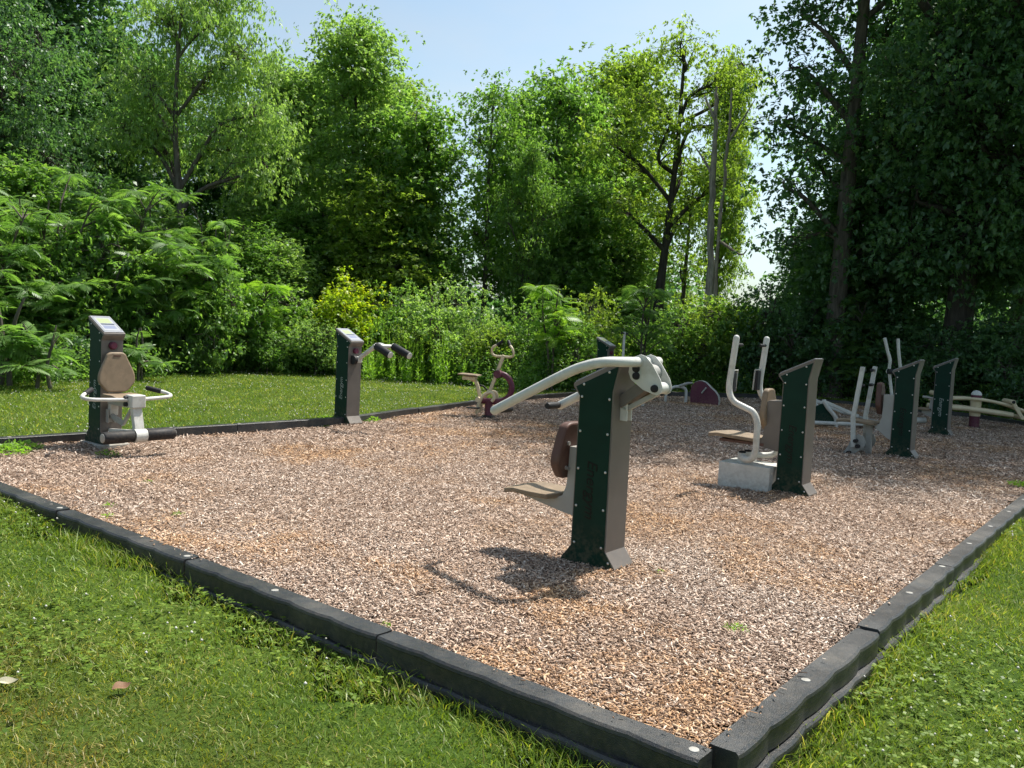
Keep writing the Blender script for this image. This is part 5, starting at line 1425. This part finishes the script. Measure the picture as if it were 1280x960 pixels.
def tall_weeds():
    """upright stems with narrow leaves, like goldenrod"""
    rs = np.random.RandomState(41); V = []; Q = []; var = []; off = 0
    spots = [(rs.uniform(455, 600), rs.uniform(18.9, 20.6)) for _ in range(190)]
    for px, Y in spots:
        b = at(px, 430, Y); h = 0.5 + 0.95 * rs.rand() ** 1.6 if px > 300 else rs.uniform(0.5, 1.0); z0 = float(lawn_z(b[0], b[1])); lean = rs.normal(0, 0.08, 2)
        n = 34; t = np.sort(rs.rand(n)) ** 0.8; a = rs.uniform(0, 6.28, n)
        P = np.stack([b[0] + lean[0] * t, b[1] + lean[1] * t, z0 + h * t], 1)
        d = unit(np.stack([np.cos(a), np.sin(a), rs.uniform(0.4, 1.4, n)], 1)); s = unit(np.cross(d, [0, 0, 1.0]))
        l = (0.15 * (1.10 - 0.85 * t) * rs.uniform(.7, 1.2, n))[:, None]; w = l * 0.11
        V.append(np.stack([P, P + d * l * .5 + s * w, P + d * l + np.array([0, 0, -0.02]), P + d * l * .5 - s * w], 1).reshape(-1, 3))
        Q.append((np.arange(n) * 4)[:, None] + np.arange(4) + off); off += 4 * n
        var.append(np.clip(rs.normal(0.5, 0.12) + rs.normal(0, 0.12, n), 0, 1))
        st = np.array([[b[0] - .004, b[1], z0], [b[0] + .004, b[1], z0], [b[0] + .003 + lean[0], b[1] + lean[1], z0 + h], [b[0] - .003 + lean[0], b[1] + lean[1], z0 + h]])
        V.append(st); Q.append(np.array([[0, 1, 2, 3]]) + off); off += 4; var.append([0.4])
    o = link('tall_weeds', fast_mesh('tall_weeds', np.concatenate(V), np.concatenate(Q), None, np.concatenate(var), [LEAF['weed']]))
    tag(o, 'tall upright weeds growing at the lawn edge', None, None, 'stuff')


tall_weeds()


def undergrowth():
    rs = np.random.RandomState(51); n = 1500
    px = rs.uniform(-260, 1560, n); Y = rs.uniform(21.5, 33, n)
    P = np.array([at(a, 430, b)[:2] for a, b in zip(px, Y)])
    h = rs.uniform(0.4, 1.7, n)
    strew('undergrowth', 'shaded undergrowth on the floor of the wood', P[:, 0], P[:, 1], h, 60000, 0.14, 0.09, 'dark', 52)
    n = 900; px = rs.uniform(-300, 1600, n); Y = rs.uniform(38, 52, n)
    P = np.array([at(a, 430, b)[:2] for a, b in zip(px, Y)])
    h = rs.uniform(1.5, 5.5, n) * np.where(np.abs(px - 610) < 60, 0.55, 1) * np.where(np.abs(px - 930) < 60, 0.5, 1)
    xs = P[:, 0]; ys = P[:, 1]
    k = len(xs); m = 150000; idx = rs.randint(0, k, m)
    Q3 = np.stack([xs[idx] + rs.normal(0, 0.8, m), ys[idx] + rs.normal(0, 0.8, m), np.zeros(m)], 1); Q3[:, 2] = 0.1 + h[idx] * rs.rand(m)
    V, Q, var = leaves_from(rs, Q3, idx, Q3 - rs.normal(0, .2, (m, 3)), 0.34, 0.24, 0.3, var_c=rs.normal(0, 0.15, k))
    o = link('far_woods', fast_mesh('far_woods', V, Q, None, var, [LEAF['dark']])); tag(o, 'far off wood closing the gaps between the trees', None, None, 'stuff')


undergrowth()


# --- small weeds in the chips, each a plant of its own
def small_weed(seed, r, h, n, leaf='weed', L=0.05, W=0.022):
    rs = np.random.RandomState(seed)
    a = rs.uniform(0, 6.28, n); k = rs.rand(n) ** .6 * r
    P = np.stack([k * np.cos(a), k * np.sin(a), 0.01 + h * rs.rand(n) * (1 - 0.5 * k / r)], 1)
    V, Q, var = leaves_from(rs, P, np.zeros(n, int), np.zeros((n, 3)) - np.array([0, 0, .05]), L, W, -0.15)
    return fast_mesh('weed', V, Q, None, var, [LEAF[leaf]])


W_A, W_B, W_C = small_weed(1, 0.10, 0.06, 80, L=0.05, W=0.012), small_weed(2, 0.22, 0.13, 210, L=0.06, W=0.03), small_weed(3, 0.05, 0.035, 24, 'weed', L=0.032, W=0.013)
for me, px, py, s, lb in (
        (W_A, 920, 789, 0.6, 'small tuft of grass alone in the chips right of the nearest machine'),
        (W_C, 824, 719, 0.6, 'tiny yellow weed at the foot of the nearest machine'),
        (W_C, 482, 783, 0.7, 'tiny bright weed beside the front timbers at a joint'),
        (W_C, 136, 634, 0.9, 'small weed in the chips inside the front border left of the middle'),
        (W_C, 134, 648, 0.9, 'small weed closest to the front border at the left'),
        (W_C, 186, 604, 0.8, 'small weed below the foam roller in the open chips'),
        (W_A, 222, 644, 0.45, 'faint sprig between the two left sprigs and the front border'),
        (W_B, 8, 568, 0.9, 'yellow green weed patch at the left edge of the bed'),
        (W_B, 25, 563, 0.9, 'spreading weed left of the leg extension machine'),
        (W_A, 134, 568, 1.1, 'weed in front of the concrete footing'),
        (W_B, 412, 529, 0.9, 'leafy weed left of the roller arm pedestal'),
        (W_B, 458, 527, 0.8, 'leafy weed right of the roller arm pedestal'),
        (W_B, 395, 525, 0.7, 'weed against the border left of the roller arm pedestal'),
        (W_B, 300, 532, 0.8, 'weed at the border halfway between the two left pedestals'),
        (W_B, 95, 549, 0.7, 'weed against the border beside the leg extension machine'),
        (W_B, 1277, 607, 0.6, 'leafy weed over the right border at the edge of the photo')):
    d = (px - 640) / F_PX * _r + (480 - py) / F_PX * _u + _f; q = CAM + d * (-CAM_H / d[2])
    o = link('weed', me); o.location = (q[0], q[1], float(mulch_z(q[0], q[1]))); o.scale = (s, s, s * 0.7); o.rotation_euler = (0, 0, px * 0.7)
    tag(o, lb, 'weed', 'weeds growing in the wood chips')


# fallen leaves on the front lawn
def fallen_leaf(px, py, L, W, col, label, yaw):
    d = (px - 640) / F_PX * _r + (480 - py) / F_PX * _u + _f; q = CAM + d * ((-0.13 - CAM_H) / d[2])
    m = MB(); n = 9; V = []; fs = []
    for i in range(n):
        t = i / (n - 1); w = W * max(0.02, math.sin(math.pi * min(1, 0.04 + 0.95 * t))) ** 1.1; z = 0.010 * math.sin(t * 5 + 1) + 0.012 * t * t
        V += [(L * (t - .5), -w / 2, z + 0.22 * w), (L * (t - .5), 0.004 * math.sin(6 * t), z), (L * (t - .5), w / 2, z + 0.36 * w)]
    for i in range(n - 1):
        a = i * 3; fs += [(a, a + 3, a + 4, a + 1), (a + 1, a + 4, a + 5, a + 2)]
    m.add(V, fs)
    o = m.build('fallen_leaf', painted('dry_leaf_' + col[0], col[1], 0.7, 0.2, 30), None)
    o.location = (q[0], q[1], float(lawn_z(q[0], q[1])) + 0.030); o.rotation_euler = (R(8), R(-10), yaw)
    tag(o, label, 'fallen leaf', 'fallen leaves on the front lawn')


fallen_leaf(9, 869, 0.095, 0.042, ('pale', (0.50, 0.46, 0.32)), 'pale dried leaf lying at the left edge of the front lawn', 0.1)
fallen_leaf(152, 874, 0.075, 0.05, ('brown', (0.22, 0.115, 0.06)), 'curled brown leaf lying in the front lawn', 0.7)

# ------------------------------------------------------------------ sky, sun, camera
w = bpy.data.worlds.new('World'); scene.world = w; w.use_nodes = True
nt = w.node_tree; bg = nt.nodes['Background']
sky = nt.nodes.new('ShaderNodeTexSky'); sky.sky_type = 'NISHITA'; sky.sun_disc = False
SUN_EL, SUN_AZ = R(61), R(46)
sky.sun_elevation = SUN_EL; sky.sun_rotation = SUN_AZ
sky.air_density = 1.0; sky.dust_density = 2.2; sky.ozone_density = 1.0
tcw = nt.nodes.new('ShaderNodeTexCoord'); mpw = nt.nodes.new('ShaderNodeMapping'); mpw.inputs['Scale'].default_value = (1.2, 1.2, 3.2)
nzw = nt.nodes.new('ShaderNodeTexNoise'); nzw.inputs['Scale'].default_value = 2.2; nzw.inputs['Detail'].default_value = 5; nzw.inputs['Roughness'].default_value = 0.55
nt.links.new(tcw.outputs['Generated'], mpw.inputs[0]); nt.links.new(mpw.outputs[0], nzw.inputs['Vector'])
mrw = nt.nodes.new('ShaderNodeMapRange'); mrw.inputs['From Min'].default_value = 0.40; mrw.inputs['From Max'].default_value = 0.72; mrw.inputs['To Min'].default_value = 0.22; mrw.inputs['To Max'].default_value = 0.60
nt.links.new(nzw.outputs['Fac'], mrw.inputs['Value'])
tint = nt.nodes.new('ShaderNodeMixRGB'); tint.blend_type = 'MULTIPLY'; tint.inputs['Fac'].default_value = 1; tint.inputs['Color2'].default_value = (0.86, 1.0, 0.97, 1)
nt.links.new(sky.outputs[0], tint.inputs['Color1'])
bw = nt.nodes.new('ShaderNodeRGBToBW'); nt.links.new(tint.outputs[0], bw.inputs[0])
wh = nt.nodes.new('ShaderNodeMixRGB'); wh.blend_type = 'MULTIPLY'; wh.inputs['Fac'].default_value = 1; wh.inputs['Color2'].default_value = (1.06, 1.14, 1.20, 1)
nt.links.new(bw.outputs[0], wh.inputs['Color1'])
cl = nt.nodes.new('ShaderNodeMixRGB'); nt.links.new(mrw.outputs[0], cl.inputs['Fac']); nt.links.new(tint.outputs[0], cl.inputs['Color1']); nt.links.new(wh.outputs[0], cl.inputs['Color2'])
nt.links.new(cl.outputs[0], bg.inputs['Color']); bg.inputs['Strength'].default_value = 0.100

sl = bpy.data.lights.new('sun', 'SUN'); sl.energy = 4.0; sl.angle = R(0.9); sl.color = (1.0, 0.95, 0.87)
so = bpy.data.objects.new('sun', sl); COL.objects.link(so)
ts = Vector((math.sin(SUN_AZ) * math.cos(SUN_EL), math.cos(SUN_AZ) * math.cos(SUN_EL), math.sin(SUN_EL)))
so.rotation_euler = ts.to_track_quat('Z', 'Y').to_euler(); so.location = (8, 10, 20)

cd = bpy.data.cameras.new('camera'); co = bpy.data.objects.new('camera', cd); COL.objects.link(co)
cd.sensor_fit = 'HORIZONTAL'; cd.sensor_width = 36.0; cd.lens = 36.0 * F_PX / 1280
cd.clip_start = 0.05; cd.clip_end = 3000
M = Matrix(((_r[0], _u[0], -_f[0], CAM[0]), (_r[1], _u[1], -_f[1], CAM[1]), (_r[2], _u[2], -_f[2], CAM[2]), (0, 0, 0, 1)))
co.matrix_world = M
scene.camera = co

vs = scene.view_settings; vs.view_transform = 'Standard'; vs.look = 'None'; vs.gamma = 1.0; vs.use_curve_mapping = False; vs.exposure = 0.93
cy = scene.cycles
cy.max_bounces = 9; cy.diffuse_bounces = 6; cy.glossy_bounces = 2; cy.transmission_bounces = 6; cy.transparent_max_bounces = 4
cy.sample_clamp_indirect = 6.0; cy.use_denoising = True
cy.use_adaptive_sampling = True; cy.adaptive_threshold = 0.02
scene.render.use_persistent_data = False
